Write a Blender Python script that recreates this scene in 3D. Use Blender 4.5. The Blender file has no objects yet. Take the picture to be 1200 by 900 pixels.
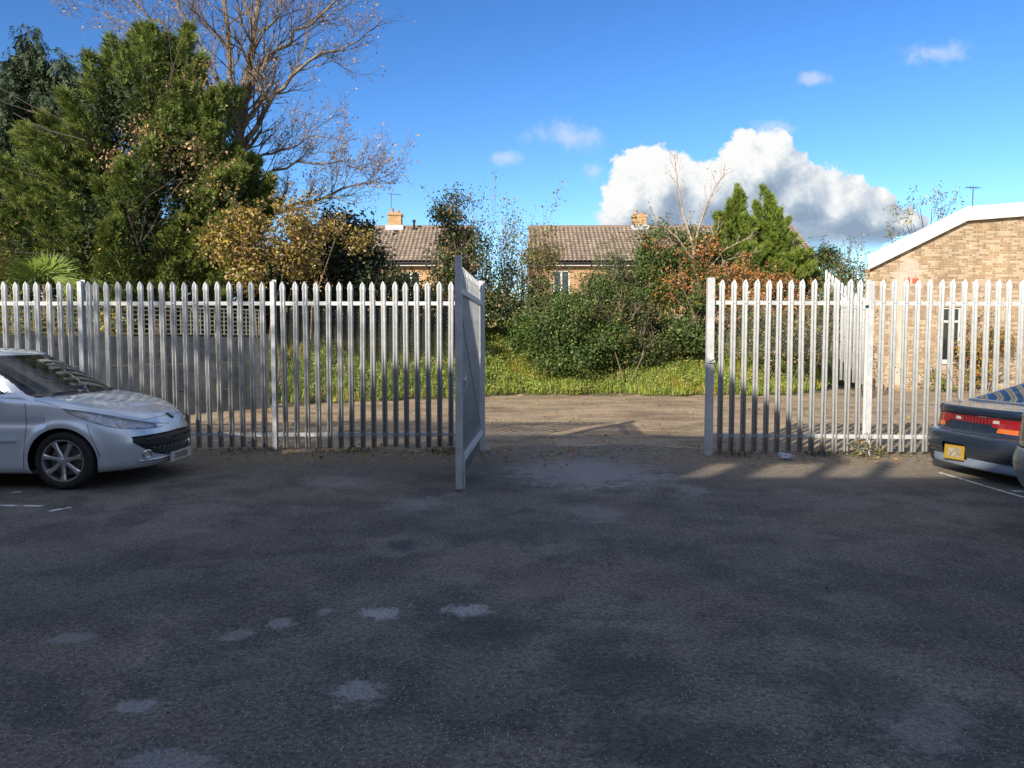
import bpy, bmesh, math, random
import numpy as np
from mathutils import Vector, Matrix
R = math.radians
D = bpy.data
scene = bpy.context.scene
COL = scene.collection
random.seed(7)

# ------------------------------------------------------------------ camera
CAM_H = 1.54; F = 880.0; PITCH = R(3.25)
cd = D.cameras.new('camera'); cam = D.objects.new('camera', cd); COL.objects.link(cam)
cam.location = (0, 0, CAM_H); cam.rotation_euler = (R(90) - PITCH, 0, 0)
cd.sensor_width = 36; cd.lens = F / 1200 * 36; cd.clip_start = 0.05; cd.clip_end = 3000
scene.camera = cam
scene.view_settings.view_transform = 'Standard'; scene.view_settings.look = 'None'
scene.view_settings.gamma = 1; scene.view_settings.use_curve_mapping = False
scene.view_settings.exposure = 0.64

# ------------------------------------------------------------------ node helper
class N:
    """tiny helper for writing node maths"""
    def __init__(s, nt): s.nt = nt; s.n = nt.nodes; s.l = nt.links
    def link(s, a, b): s.l.new(a, b)
    def put(s, sock, v):
        if isinstance(v, bpy.types.NodeSocket): s.l.new(v, sock)
        elif v is not None: sock.default_value = v
    def m(s, op, a, b=None, c=None, clamp=False):
        n = s.n.new('ShaderNodeMath'); n.operation = op; n.use_clamp = clamp
        s.put(n.inputs[0], a); s.put(n.inputs[1], b) if b is not None else None
        if c is not None: s.put(n.inputs[2], c)
        return n.outputs[0]
    def vm(s, op, a, b=None):
        n = s.n.new('ShaderNodeVectorMath'); n.operation = op
        s.put(n.inputs[0], a)
        if b is not None: s.put(n.inputs[1], b)
        return n.outputs['Value'] if op in ('LENGTH', 'DISTANCE', 'DOT_PRODUCT') else n.outputs[0]
    def xyz(s, v):
        n = s.n.new('ShaderNodeSeparateXYZ'); s.l.new(v, n.inputs[0]); return n.outputs
    def comb(s, x, y, z):
        n = s.n.new('ShaderNodeCombineXYZ')
        for i, q in enumerate((x, y, z)): s.put(n.inputs[i], q)
        return n.outputs[0]
    def noise(s, vec, scale, detail=4, rough=.55, dist=0):
        n = s.n.new('ShaderNodeTexNoise'); s.put(n.inputs['Vector'], vec)
        n.inputs['Scale'].default_value = scale; n.inputs['Detail'].default_value = detail
        n.inputs['Roughness'].default_value = rough; n.inputs['Distortion'].default_value = dist
        return n.outputs['Fac']
    def vor(s, vec, scale, feat='F1', out='Distance'):
        n = s.n.new('ShaderNodeTexVoronoi'); s.put(n.inputs['Vector'], vec); n.feature = feat
        n.inputs['Scale'].default_value = scale
        return n.outputs[out]
    def ramp(s, fac, stops, interp='LINEAR'):
        n = s.n.new('ShaderNodeValToRGB'); s.put(n.inputs[0], fac); cr = n.color_ramp; cr.interpolation = interp
        while len(cr.elements) < len(stops): cr.elements.new(.5)
        for e, (p, c) in zip(cr.elements, stops):
            e.position = p; e.color = (c, c, c, 1) if isinstance(c, (int, float)) else tuple(c) + (1,)
        return n.outputs[0]
    def ss(s, x, a, b):
        n = s.n.new('ShaderNodeMapRange'); n.interpolation_type = 'SMOOTHSTEP'
        s.put(n.inputs[0], x); s.put(n.inputs[1], a); s.put(n.inputs[2], b)
        return n.outputs[0]
    def mix(s, f, a, b, bt='MIX'):
        n = s.n.new('ShaderNodeMix'); n.data_type = 'RGBA'; n.blend_type = bt
        s.put(n.inputs[0], f)
        for i, q in ((6, a), (7, b)):
            if isinstance(q, tuple) and len(q) == 3: q = q + (1,)
            s.put(n.inputs[i], q)
        return n.outputs[2]
    def tc(s, w='Object'): return s.n.new('ShaderNodeTexCoord').outputs[w]
    def bump(s, h, strength, dist):
        n = s.n.new('ShaderNodeBump'); n.inputs['Strength'].default_value = strength
        n.inputs['Distance'].default_value = dist; s.l.new(h, n.inputs['Height']); return n.outputs[0]

# ------------------------------------------------------------------ sun + sky
SUN_EL = R(25.5); SUN_AZ = R(34)           # light travels towards +Y and a little towards +X
sl = D.lights.new('sun', 'SUN'); sun = D.objects.new('sun', sl); COL.objects.link(sun)
sl.energy = 5.0; sl.angle = R(0.53); sl.color = (1.0, .89, .72)
dirv = Vector((math.sin(SUN_AZ) * math.cos(SUN_EL), math.cos(SUN_AZ) * math.cos(SUN_EL), -math.sin(SUN_EL)))
sun.rotation_euler = dirv.to_track_quat('-Z', 'Y').to_euler()
w = D.worlds.new('World'); scene.world = w; w.use_nodes = True
n = N(w.node_tree); bg = w.node_tree.nodes['Background']
sky = w.node_tree.nodes.new('ShaderNodeTexSky'); sky.sky_type = 'NISHITA'; sky.sun_disc = False
sky.sun_elevation = SUN_EL; sky.sun_rotation = R(180) + SUN_AZ; sky.altitude = 0; sky.air_density = 1.0; sky.dust_density = .35; sky.ozone_density = 1.6
dv = n.tc('Generated'); x, y, z = n.xyz(dv)
yy = n.m('MAXIMUM', y, .05)
u = n.m('DIVIDE', x, yy); v = n.m('DIVIDE', z, yy)
hs = w.node_tree.nodes.new('ShaderNodeHueSaturation'); n.link(sky.outputs[0], hs.inputs['Color'])
hs.inputs['Saturation'].default_value = 1.22; hs.inputs['Value'].default_value = 1.0
gm = w.node_tree.nodes.new('ShaderNodeGamma'); n.link(hs.outputs[0], gm.inputs[0]); gm.inputs[1].default_value = 1.30
skyc = n.mix(1.0, gm.outputs[0], (.49, .535, .62), 'MULTIPLY')
def UV(px, py): return ((px - 600) / F * 1.0, math.tan(math.atan((450 - py) / F) - PITCH))
def density(u, v, main):
    p = n.comb(u, v, 0.0)
    nz = n.noise(p, 19 if main else 30, 8, .62, .35); nz2 = n.noise(p, 5, 3, .5)
    best = None
    blobs = ([(775, 226, 74, 60), (735, 240, 44, 44), (835, 235, 95, 62), (885, 205, 62, 56), (920, 240, 85, 62), (975, 250, 70, 48), (1020, 262, 50, 34), (1052, 262, 30, 18), (890, 275, 150, 42), (985, 278, 60, 30)]
             if main else [(694, 201, 17, 16), (1086, 62, 58, 22), (947, 92, 26, 11), (592, 185, 34, 12), (665, 160, 60, 26), (900, 150, 40, 14)])
    for (bx, by, rx, ry) in blobs:
        cu, cv = UV(bx, by)
        a = n.m('DIVIDE', n.m('SUBTRACT', u, cu), rx / F); b = n.m('DIVIDE', n.m('SUBTRACT', v, cv), ry / F)
        d = n.m('SUBTRACT', 1.0, n.m('SQRT', n.m('ADD', n.m('MULTIPLY', a, a), n.m('MULTIPLY', b, b))))
        best = d if best is None else n.m('SMOOTH_MAX', best, d, .25)
    q = n.m('ADD', best, n.m('MULTIPLY', n.m('SUBTRACT', nz, .5), 1.25 if main else 1.9))
    return n.m('ADD', q, n.m('MULTIPLY', n.m('SUBTRACT', nz2, .5), .5))
d0 = density(u, v, True)
d1 = density(n.m('ADD', u, -.016), n.m('ADD', v, .020), True)
_, vb = UV(800, 302)
cut = n.ss(v, vb - .004, vb + .03)
alpha = n.m('MULTIPLY', n.ss(d0, .04, .17), n.m('ADD', .0, cut))
alpha = n.m('MULTIPLY', alpha, n.m('GREATER_THAN', y, .1))
emb = n.m('MULTIPLY', n.m('SUBTRACT', d0, d1), 1.5)
hgt = n.ss(v, UV(0, 300)[1], UV(0, 160)[1]); lft = n.ss(u, UV(1000, 0)[0], UV(700, 0)[0])
thick = n.ss(d0, .2, .95)
li = n.m('ADD', n.m('ADD', .26, n.m('MULTIPLY', hgt, .40)), n.m('MULTIPLY', lft, .14))
li = n.m('ADD', li, emb); li = n.m('SUBTRACT', li, n.m('MULTIPLY', thick, .16), clamp=True)
cc = n.ramp(li, [(0, (1.5, 2.0, 2.7)), (.3, (2.1, 2.6, 3.2)), (.6, (3.2, 3.6, 4.0)), (1, (5.0, 5.05, 5.0))])
dw = density(u, v, False)
aw = n.m('MULTIPLY', n.ss(dw, .15, 1.1), n.m('MULTIPLY', n.m('GREATER_THAN', y, .1), .55))
c1 = n.mix(aw, skyc, (3.9, 4.2, 4.6))
c2 = n.mix(alpha, c1, cc)
# unseen broken cloud added overhead and behind the viewer as neutral fill light
hi = n.m('MAXIMUM', n.ss(z, .50, .72), n.ss(n.m('MULTIPLY', y, -1), -.02, .35))
cm = n.m('MULTIPLY', n.m('MULTIPLY', n.ss(n.noise(dv, 2.3, 5, .6), .40, .62), hi), n.ss(z, .0, .10))
c2 = n.mix(n.m('MULTIPLY', cm, .8), c2, (4.4, 4.5, 4.6))
n.link(c2, bg.inputs['Color']); bg.inputs['Strength'].default_value = 0.125

# ------------------------------------------------------------------ pixel -> point (used only to read positions off the survey)
def at(px, py, Y):
    c, s_ = math.cos(PITCH), math.sin(PITCH)
    dx, dy, dz = (px - 600), (450 - py) * s_ + F * c, (450 - py) * c - F * s_
    t = Y / dy
    return Vector((dx * t, Y, CAM_H + dz * t))
def Xat(px, Y): return at(px, 400, Y).x
def Zat(py, Y): return at(600, py, Y).z

# ------------------------------------------------------------------ object helpers
def tag(o, label=None, cat=None, group=None, kind=None):
    if label: o['label'] = label
    if cat: o['category'] = cat
    if group: o['group'] = group
    if kind: o['kind'] = kind
    return o
def thing(name, label, cat, loc=(0, 0, 0), rotz=0, group=None):
    o = D.objects.new(name, None); COL.objects.link(o); o.location = loc; o.rotation_euler = (0, 0, rotz)
    o.empty_display_size = .2
    return tag(o, label, cat, group)
def place(o, parent=None, loc=None, rot=None):
    COL.objects.link(o)
    if parent: o.parent = parent
    if loc is not None: o.location = loc
    if rot is not None: o.rotation_euler = rot
    return o
def npmesh(name, V, Fc, mat, cols=None, smooth=False):
    V = np.asarray(V, np.float32); Fc = np.asarray(Fc, np.int32)
    me = D.meshes.new(name); k = Fc.shape[1]
    me.vertices.add(len(V)); me.vertices.foreach_set('co', V.ravel())
    me.loops.add(Fc.size); me.loops.foreach_set('vertex_index', Fc.ravel())
    me.polygons.add(len(Fc)); me.polygons.foreach_set('loop_start', np.arange(0, Fc.size, k, dtype=np.int32))
    me.polygons.foreach_set('loop_total', np.full(len(Fc), k, np.int32))
    if smooth: me.polygons.foreach_set('use_smooth', np.ones(len(Fc), bool))
    me.update(calc_edges=True); me.validate()
    if cols is not None:
        a = me.attributes.new('Col', 'FLOAT_COLOR', 'FACE')
        c = np.ones((len(Fc), 4), np.float32); c[:, :3] = cols; a.data.foreach_set('color', c.ravel())
    me.materials.append(mat)
    return me
class MB:
    def __init__(s): s.v = []; s.f = []
    def add(s, vs, fs):
        b = len(s.v); s.v += [tuple(q) for q in vs]; s.f += [tuple(b + i for i in f) for f in fs]; return s
    def box(s, x0, x1, y0, y1, z0, z1, M=None):
        vs = [Vector((x, y, z)) for x in (x0, x1) for y in (y0, y1) for z in (z0, z1)]
        if M: vs = [M @ q for q in vs]
        return s.add(vs, [(0, 1, 3, 2), (4, 6, 7, 5), (0, 4, 5, 1), (2, 3, 7, 6), (0, 2, 6, 4), (1, 5, 7, 3)])
    def prism(s, pts, y0, y1):       # polygon in (x,z), thick in y
        k = len(pts); vs = [(x, y0, z) for x, z in pts] + [(x, y1, z) for x, z in pts]
        fs = [tuple(range(k)), tuple(range(2 * k - 1, k - 1, -1))] + [(i, i + k, (i + 1) % k + k, (i + 1) % k) for i in range(k)]
        return s.add(vs, fs)
    def tube(s, pts, rads, k=8, cap=True):
        pts = [Vector(p) for p in pts]; rings = []
        if not hasattr(rads, '__len__'): rads = [rads] * len(pts)
        for i, p in enumerate(pts):
            d = (pts[min(i + 1, len(pts) - 1)] - pts[max(i - 1, 0)])
            if d.length < 1e-9: d = Vector((0, 0, 1))
            d.normalize(); a = d.orthogonal().normalized() if i == 0 else (pa - d * pa.dot(d)).normalized()
            pa = a; b = d.cross(a)
            rings.append([p + (a * math.cos(2 * math.pi * j / k) + b * math.sin(2 * math.pi * j / k)) * rads[i] for j in range(k)])
        vs = [q for r in rings for q in r]
        fs = [(i * k + j, i * k + (j + 1) % k, (i + 1) * k + (j + 1) % k, (i + 1) * k + j) for i in range(len(pts) - 1) for j in range(k)]
        if cap: fs += [tuple(range(k - 1, -1, -1)), tuple((len(pts) - 1) * k + j for j in range(k))]
        return s.add(vs, fs)
    def lathe(s, prof, k=32, axis='y', M=None):   # prof = [(radius, along)]
        vs = []
        for r, h in prof:
            for j in range(k):
                a = 2 * math.pi * j / k
                q = Vector((r * math.cos(a), h, r * math.sin(a))) if axis == 'y' else Vector((r * math.cos(a), r * math.sin(a), h))
                vs.append(M @ q if M else q)
        fs = [(i * k + j, i * k + (j + 1) % k, (i + 1) * k + (j + 1) % k, (i + 1) * k + j) for i in range(len(prof) - 1) for j in range(k)]
        return s.add(vs, fs)
    def mesh(s, name, mat, smooth=False, bevel=0):
        me = D.meshes.new(name); me.from_pydata([tuple(q) for q in s.v], [], s.f)
        bm = bmesh.new(); bm.from_mesh(me); bmesh.ops.recalc_face_normals(bm, faces=bm.faces)
        if bevel:
            bmesh.ops.bevel(bm, geom=list(bm.edges), offset=bevel, segments=2, affect='EDGES', clamp_overlap=True)
        bm.to_mesh(me); bm.free()
        me.materials.append(mat)
        if smooth:
            me.polygons.foreach_set('use_smooth', [True] * len(me.polygons))
        return me
    def build(s, name, mat, parent=None, smooth=False, bevel=0, loc=None, rot=None):
        o = D.objects.new(name, s.mesh(name, mat, smooth, bevel)); return place(o, parent, loc, rot)

# ------------------------------------------------------------------ materials
def M_(name, col=(.5, .5, .5), rough=.6, metal=0, coat=0, fn=None, spec=None):
    m = D.materials.new(name); m.use_nodes = True; q = N(m.node_tree); b = m.node_tree.nodes['Principled BSDF']
    b.inputs['Base Color'].default_value = (*col, 1); b.inputs['Roughness'].default_value = rough
    b.inputs['Metallic'].default_value = metal; b.inputs['Coat Weight'].default_value = coat; b.inputs['Coat Roughness'].default_value = .04
    if spec is not None: b.inputs['Specular IOR Level'].default_value = spec
    if fn: fn(q, b)
    return m
def f_var(c0, c1, scale, bump=0, bdist=.01, rough=None, fine=0):
    def fn(q, b):
        p = q.tc(); a = q.noise(p, scale, 6, .6)
        q.link(q.mix(q.ss(a, .3, .7), c0, c1), b.inputs['Base Color'])
        if bump: q.link(q.bump(q.noise(p, fine or scale * 6, 4), bump, bdist), b.inputs['Normal'])
        if rough: q.link(q.m('MULTIPLY_ADD', a, rough[1] - rough[0], rough[0]), b.inputs['Roughness'])
    return fn
def f_galv(q, b):
    p = q.tc(); a = q.noise(p, 9, 5, .65); s_ = q.vor(p, 60, out='Color')
    sv = q.xyz(s_)[0]
    c = q.mix(q.ss(a, .3, .7), (.46, .485, .51), (.60, .62, .64))
    c = q.mix(q.m('MULTIPLY', sv, .22), c, (.34, .37, .40))
    px, py, pz = q.xyz(p)
    st = q.noise(q.comb(q.m('MULTIPLY', px, 40), q.m('MULTIPLY', py, 40), q.m('MULTIPLY', pz, 1.2)), 1, 4)
    c = q.mix(q.m('MULTIPLY', q.ss(st, .58, .75), .35), c, (.36, .36, .33))
    q.link(c, b.inputs['Base Color']); q.link(q.m('MULTIPLY_ADD', a, .3, .35), b.inputs['Roughness'])
galv = M_('galvanised_steel', rough=.45, metal=.12, fn=f_galv)
galv_blue = M_('galvanised_gate_steel', rough=.4, metal=.1, fn=f_galv)
wire_m = M_('galvanised_wire', (.30, .31, .30), .5, .4)

def f_tarmac(q, b):
    p = q.tc(); px, py, pz = q.xyz(p)
    big = q.noise(p, .35, 5, .6); mid = q.noise(p, 1.6, 6, .65); fine = q.noise(p, 38, 4, .7)
    st = q.vor(p, 75); sc = q.vor(p, 75, out='Color'); st2 = q.vor(p, 24); sc2 = q.vor(p, 24, out='Color')
    c = q.mix(q.ss(big, .35, .65), (.088, .082, .074), (.165, .148, .125))
    c = q.mix(q.m('MULTIPLY', q.ss(mid, .44, .60), .75), c, (.050, .047, .043))
    c = q.mix(q.m('MULTIPLY', q.ss(q.noise(p, .9, 5, .7, .6), .56, .70), .45), c, (.215, .195, .17))
    c = q.mix(q.m('MULTIPLY', q.ss(q.noise(q.vm('ADD', p, (7., 3., 0.)), .7, 6, .65, .5), .50, .66), .55), c, (.135, .108, .085))
    c = q.mix(q.m('MULTIPLY', q.ss(q.noise(q.vm('ADD', p, (1., 9., 0.)), 1.1, 6, .7, .8), .54, .66), .6), c, (.040, .041, .044))
    c = q.mix(1, c, q.ramp(fine, [(.36, .45), (.64, 1.5)]), 'MULTIPLY')
    r, g, bl = q.xyz(sc)
    chip = q.m('MULTIPLY', q.m('LESS_THAN', q.m('ADD', st, q.m('MULTIPLY', fine, .3)), .42), q.m('GREATER_THAN', r, .62))
    c = q.mix(q.m('MULTIPLY', chip, .8), c, q.mix(g, (.24, .225, .20), (.54, .51, .46)))
    r2, g2, b2 = q.xyz(sc2)
    chip2 = q.m('MULTIPLY', q.m('LESS_THAN', q.m('ADD', st2, q.m('MULTIPLY', q.noise(p, 90, 2), .5)), .36), q.m('GREATER_THAN', r2, .93))
    c = q.mix(q.m('MULTIPLY', chip2, .8), c, q.mix(g2, (.16, .14, .12), (.42, .41, .38)))
    wob = q.m('ADD', q.m('MULTIPLY', q.noise(p, 3.6, 6, .75, .8), .7), q.m('MULTIPLY', q.noise(p, 16, 4, .7), .3)); grit = q.ramp(q.noise(p, 60, 3, .8), [(.40, .35), (.60, 1.0)])
    # pale worn patches, dark oil patches, the dried silt in the gateway: (x, y, rx, ry, colour, strength)
    def P(px_, py_): a = at(px_, py_, 1.0); t = CAM_H / (CAM_H - a.z); return a.x * t, t
    pats = []
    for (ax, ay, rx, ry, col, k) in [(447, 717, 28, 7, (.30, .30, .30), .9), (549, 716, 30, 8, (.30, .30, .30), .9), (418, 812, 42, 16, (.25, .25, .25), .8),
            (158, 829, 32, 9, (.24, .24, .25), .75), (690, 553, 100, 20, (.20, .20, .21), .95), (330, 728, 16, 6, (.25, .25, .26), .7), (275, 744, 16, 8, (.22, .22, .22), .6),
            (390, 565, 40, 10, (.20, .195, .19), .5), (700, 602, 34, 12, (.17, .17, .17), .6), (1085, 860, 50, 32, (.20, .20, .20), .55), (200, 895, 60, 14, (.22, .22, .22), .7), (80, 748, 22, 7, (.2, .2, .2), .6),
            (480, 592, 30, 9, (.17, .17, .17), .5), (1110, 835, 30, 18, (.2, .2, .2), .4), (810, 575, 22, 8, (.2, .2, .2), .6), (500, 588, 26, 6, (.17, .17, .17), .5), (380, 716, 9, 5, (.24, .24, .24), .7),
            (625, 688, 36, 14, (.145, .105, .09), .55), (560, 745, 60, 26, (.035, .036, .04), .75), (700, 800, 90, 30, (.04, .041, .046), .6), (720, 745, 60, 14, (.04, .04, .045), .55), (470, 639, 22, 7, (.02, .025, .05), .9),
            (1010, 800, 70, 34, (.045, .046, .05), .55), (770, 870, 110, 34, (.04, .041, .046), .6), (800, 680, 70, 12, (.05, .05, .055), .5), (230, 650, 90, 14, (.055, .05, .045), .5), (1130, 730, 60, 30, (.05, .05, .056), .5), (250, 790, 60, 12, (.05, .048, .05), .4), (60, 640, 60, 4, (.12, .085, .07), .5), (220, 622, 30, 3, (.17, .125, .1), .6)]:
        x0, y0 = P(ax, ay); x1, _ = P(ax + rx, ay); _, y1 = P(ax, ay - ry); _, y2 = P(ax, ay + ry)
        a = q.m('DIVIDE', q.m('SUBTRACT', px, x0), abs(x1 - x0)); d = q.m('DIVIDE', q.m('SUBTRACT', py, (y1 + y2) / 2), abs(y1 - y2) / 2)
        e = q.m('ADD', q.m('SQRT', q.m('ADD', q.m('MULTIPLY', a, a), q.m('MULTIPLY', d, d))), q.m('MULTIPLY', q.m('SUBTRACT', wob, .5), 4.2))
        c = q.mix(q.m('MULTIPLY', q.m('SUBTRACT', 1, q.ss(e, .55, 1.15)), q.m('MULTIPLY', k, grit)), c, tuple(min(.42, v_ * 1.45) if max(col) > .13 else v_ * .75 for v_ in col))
    # moss and dirt along the fence line, plus painted sunlit warmth at right
    mo = q.m('MULTIPLY', q.ss(q.m('ADD', py, q.m('MULTIPLY', q.m('SUBTRACT', mid, .5), 3.0)), 8.9, 10.3), q.m('SUBTRACT', 1, q.ss(px, -.8, .3)))
    c = q.mix(q.m('MULTIPLY', mo, .75), c, q.mix(q.ss(fine, .4, .65), (.060, .062, .026), (.13, .105, .060)))
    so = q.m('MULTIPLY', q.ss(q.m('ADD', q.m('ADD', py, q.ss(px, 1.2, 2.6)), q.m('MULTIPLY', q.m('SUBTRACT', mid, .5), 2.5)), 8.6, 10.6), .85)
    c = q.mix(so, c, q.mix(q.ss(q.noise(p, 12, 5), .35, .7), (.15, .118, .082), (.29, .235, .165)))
    q.link(c, b.inputs['Base Color'])
    h = q.m('ADD', q.m('MULTIPLY', q.m('SUBTRACT', 1, st), .5), q.m('ADD', q.m('MULTIPLY', fine, .6), q.m('MULTIPLY', mid, 1.2)))
    q.link(q.bump(h, .9, .014), b.inputs['Normal'])
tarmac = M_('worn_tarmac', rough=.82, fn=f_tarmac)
def f_dirt(q, b):
    p = q.tc(); big = q.noise(p, .5, 5, .6); fine = q.noise(p, 14, 6, .7); sc = q.vor(p, 22, out='Color'); sd = q.vor(p, 22)
    px, py, pz = q.xyz(p)
    streak = q.noise(q.comb(q.m('MULTIPLY', px, .35), q.m('MULTIPLY', py, 1.6), pz), 1.2, 5, .65)
    c = q.mix(q.ss(big, .35, .65), (.20, .145, .088), (.36, .27, .172))
    c = q.mix(q.m('MULTIPLY', q.ss(streak, .42, .62), .6), c, (.46, .355, .235))
    c = q.mix(q.m('MULTIPLY', q.ss(q.noise(p, .9, 6, .7), .50, .64), .6), c, (.13, .105, .06))
    c = q.mix(1, c, q.ramp(fine, [(.3, .6), (.7, 1.3)]), 'MULTIPLY')
    r, g, bl = q.xyz(sc)
    c = q.mix(q.m('MULTIPLY', q.m('MULTIPLY', q.m('LESS_THAN', sd, .3), q.m('GREATER_THAN', r, .86)), .8), c, q.mix(g, (.16, .07, .03), (.42, .36, .27)))
    q.link(c, b.inputs['Base Color'])
    q.link(q.bump(q.m('ADD', fine, q.m('MULTIPLY', sd, .4)), .8, .03), b.inputs['Normal'])
dirt = M_('gravelly_soil', rough=.95, fn=f_dirt)
turf_m = M_('turf_soil', rough=.95, fn=f_var((.055, .075, .022), (.12, .10, .05), 2.2, .6, .05))
def f_leaf(tr=.25, rough=.5):
    def fn(q, b):
        at_ = q.n.new('ShaderNodeAttribute'); at_.attribute_name = 'Col'
        q.link(at_.outputs['Color'], b.inputs['Base Color']); b.inputs['Roughness'].default_value = rough
        b.inputs['Specular IOR Level'].default_value = .35
        t = q.n.new('ShaderNodeBsdfTranslucent'); q.link(at_.outputs['Color'], t.inputs['Color'])
        mx = q.n.new('ShaderNodeMixShader'); mx.inputs[0].default_value = tr
        q.link(b.outputs[0], mx.inputs[1]); q.link(t.outputs[0], mx.inputs[2])
        q.link(mx.outputs[0], q.n['Material Output'].inputs['Surface'])
    return fn
leaf_m = M_('leaves', fn=f_leaf()); needle_m = M_('needles', fn=f_leaf(.15, .7)); grass_m = M_('grass_blades', fn=f_leaf(.35, .6)); gloss_leaf = M_('ivy_leaves', fn=f_leaf(.18, .48))
bark = M_('bark', rough=.9, fn=f_var((.10, .075, .055), (.24, .19, .145), 6, .8, .02))
bark_pale = M_('pale_bark', rough=.85, fn=f_var((.22, .165, .12), (.42, .34, .26), 5, .5, .01))
bark_dark = M_('dark_bark', rough=.9, fn=f_var((.05, .04, .03), (.10, .08, .06), 6, .8, .02))
def f_brick(c1, c2, mortar, alt, stain=None):
    def fn(q, b):
        p = q.tc(); px, py, pz = q.xyz(p); uv = q.comb(px, pz, 0.0)
        br = q.n.new('ShaderNodeTexBrick'); q.link(uv, br.inputs['Vector'])
        br.inputs['Scale'].default_value = 1; br.inputs['Brick Width'].default_value = .225; br.inputs['Row Height'].default_value = .075
        br.inputs['Mortar Size'].default_value = .009; br.inputs['Mortar Smooth'].default_value = .2; br.inputs['Bias'].default_value = 0
        br.inputs['Color1'].default_value = (*c1, 1); br.inputs['Color2'].default_value = (*c2, 1); br.inputs['Mortar'].default_value = (*mortar, 1)
        c = br.outputs['Color']
        row = q.m('FLOOR', q.m('DIVIDE', pz, .075)); off = q.m('MULTIPLY', q.m('MODULO', row, 2), .1125)
        cell = q.comb(q.m('FLOOR', q.m('DIVIDE', q.m('ADD', px, off), .225)), row, 0.0)
        wn = q.n.new('ShaderNodeTexWhiteNoise'); q.link(cell, wn.inputs['Vector'])
        notm = q.m('SUBTRACT', 1, br.outputs['Fac'])
        c = q.mix(q.m('MULTIPLY', q.m('GREATER_THAN', wn.outputs['Value'], .62), q.m('MULTIPLY', notm, .8)), c, alt)
        c = q.mix(1, c, q.ramp(q.noise(p, 1.3, 5, .6), [(.3, .78), (.7, 1.18)]), 'MULTIPLY')
        if stain: c = stain(q, c, px, pz)
        q.link(c, b.inputs['Base Color'])
        q.link(q.bump(q.m('ADD', q.m('MULTIPLY', notm, 1.0), q.m('MULTIPLY', q.noise(p, 40, 3), .4)), .7, .008), b.inputs['Normal'])
    return fn
def white_stain(q, c, px, pz):   # whitened strip where something was once fixed to the wall, local metres from the wall corner
    wob = q.m('MULTIPLY', q.m('SUBTRACT', q.noise(q.comb(px, 0.0, pz), 4, 6, .8), .5), 1.5)
    d = q.m('ABSOLUTE', q.m('SUBTRACT', q.m('ADD', px, wob), 1.02))
    m1 = q.m('MULTIPLY', q.m('SUBTRACT', 1, q.ss(d, .17, .30)), q.m('SUBTRACT', 1, q.ss(pz, 3.55, 3.9)))
    m1 = q.m('MULTIPLY', m1, q.m('GREATER_THAN', pz, .1))
    c = q.mix(q.m('MULTIPLY', m1, .95), c, (.52, .47, .38))
    rs = q.noise(q.comb(q.m('MULTIPLY', px, 2.2), 0.0, q.m('MULTIPLY', pz, .25)), 1.6, 6, .7)
    c = q.mix(q.m('MULTIPLY', q.ss(rs, .48, .66), .45), c, (.20, .14, .09))
    d2 = q.m('ADD', q.m('ABSOLUTE', q.m('SUBTRACT', px, 1.3)), q.m('ABSOLUTE', q.m('SUBTRACT', pz, 3.85)))
    c = q.mix(q.m('MULTIPLY', q.m('SUBTRACT', 1, q.ss(q.m('ADD', d2, wob), .35, .7)), .5), c, (.55, .50, .44))
    return c
buff_brick = M_('buff_brick', rough=.9, fn=f_brick((.38, .25, .14), (.25, .155, .088), (.42, .36, .27), (.50, .40, .27), white_stain))
red_brick = M_('orange_brick', rough=.9, fn=f_brick((.50, .27, .10), (.38, .19, .08), (.40, .33, .24), (.56, .35, .15)))
white_paint = M_('white_paint', rough=.5, fn=f_var((.56, .55, .50), (.70, .69, .65), 1.1))
concrete = M_('weathered_concrete', rough=.95, fn=f_var((.11, .11, .10), (.29, .285, .26), 1.4, .5, .02))
trellis_m = M_('cream_trellis', rough=.8, fn=f_var((.50, .43, .29), (.68, .61, .44), 5))
glass = M_('window_glass', (.02, .025, .03), .03, 0, 0, spec=.8)
def f_tile(q, b):
    at_ = q.n.new('ShaderNodeAttribute'); at_.attribute_name = 'Col'
    c = q.mix(1, at_.outputs['Color'], q.ramp(q.noise(q.tc(), 2.5, 5, .7), [(.3, .7), (.7, 1.25)]), 'MULTIPLY')
    q.link(c, b.inputs['Base Color'])
tile_m = M_('concrete_roof_tiles', rough=.85, fn=f_tile)
lead = M_('lead_flashing', (.42, .43, .45), .5, .2)
black_pl = M_('black_plastic', (.016, .017, .019), .45)
rubber = M_('tyre_rubber', rough=.8, fn=f_var((.013, .013, .014), (.03, .03, .03), 20))
chrome = M_('chrome', (.75, .76, .78), .12, 1)
def car_paint(name, col, rough=.28, metal=.75, dirt_=.25):
    def fn(q, b):
        p = q.tc(); a = q.noise(p, 2.0, 5, .6); px, py, pz = q.xyz(p)
        low = q.m('SUBTRACT', 1, q.ss(q.m('ADD', pz, q.m('MULTIPLY', a, .3)), .25, .75))
        d = q.m('MULTIPLY', q.m('ADD', q.m('MULTIPLY', low, .5), q.ss(a, .45, .8)), dirt_)
        q.link(q.mix(d, col, (.20, .185, .165)), b.inputs['Base Color'])
        q.link(q.m('MULTIPLY_ADD', d, .5, rough), b.inputs['Roughness'])
    return M_(name, col, rough, metal, .8, fn)
silver = car_paint('silver_car_paint', (.70, .78, .88), .27, .35, .08)
navy = car_paint('navy_car_paint', (.012, .024, .048), .26, .30, .18)
skirt_m = car_paint('blue_grey_paint', (.24, .31, .42), .40, .3, .2)
greyp = car_paint('grey_green_car_paint', (.22, .25, .25), .38, .4, .2)
def f_cg(q, b):
    b.inputs['Alpha'].default_value = .72
car_glass = M_('car_glass', (.010, .014, .014), .015, 0, 0, f_cg, spec=.9)
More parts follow.
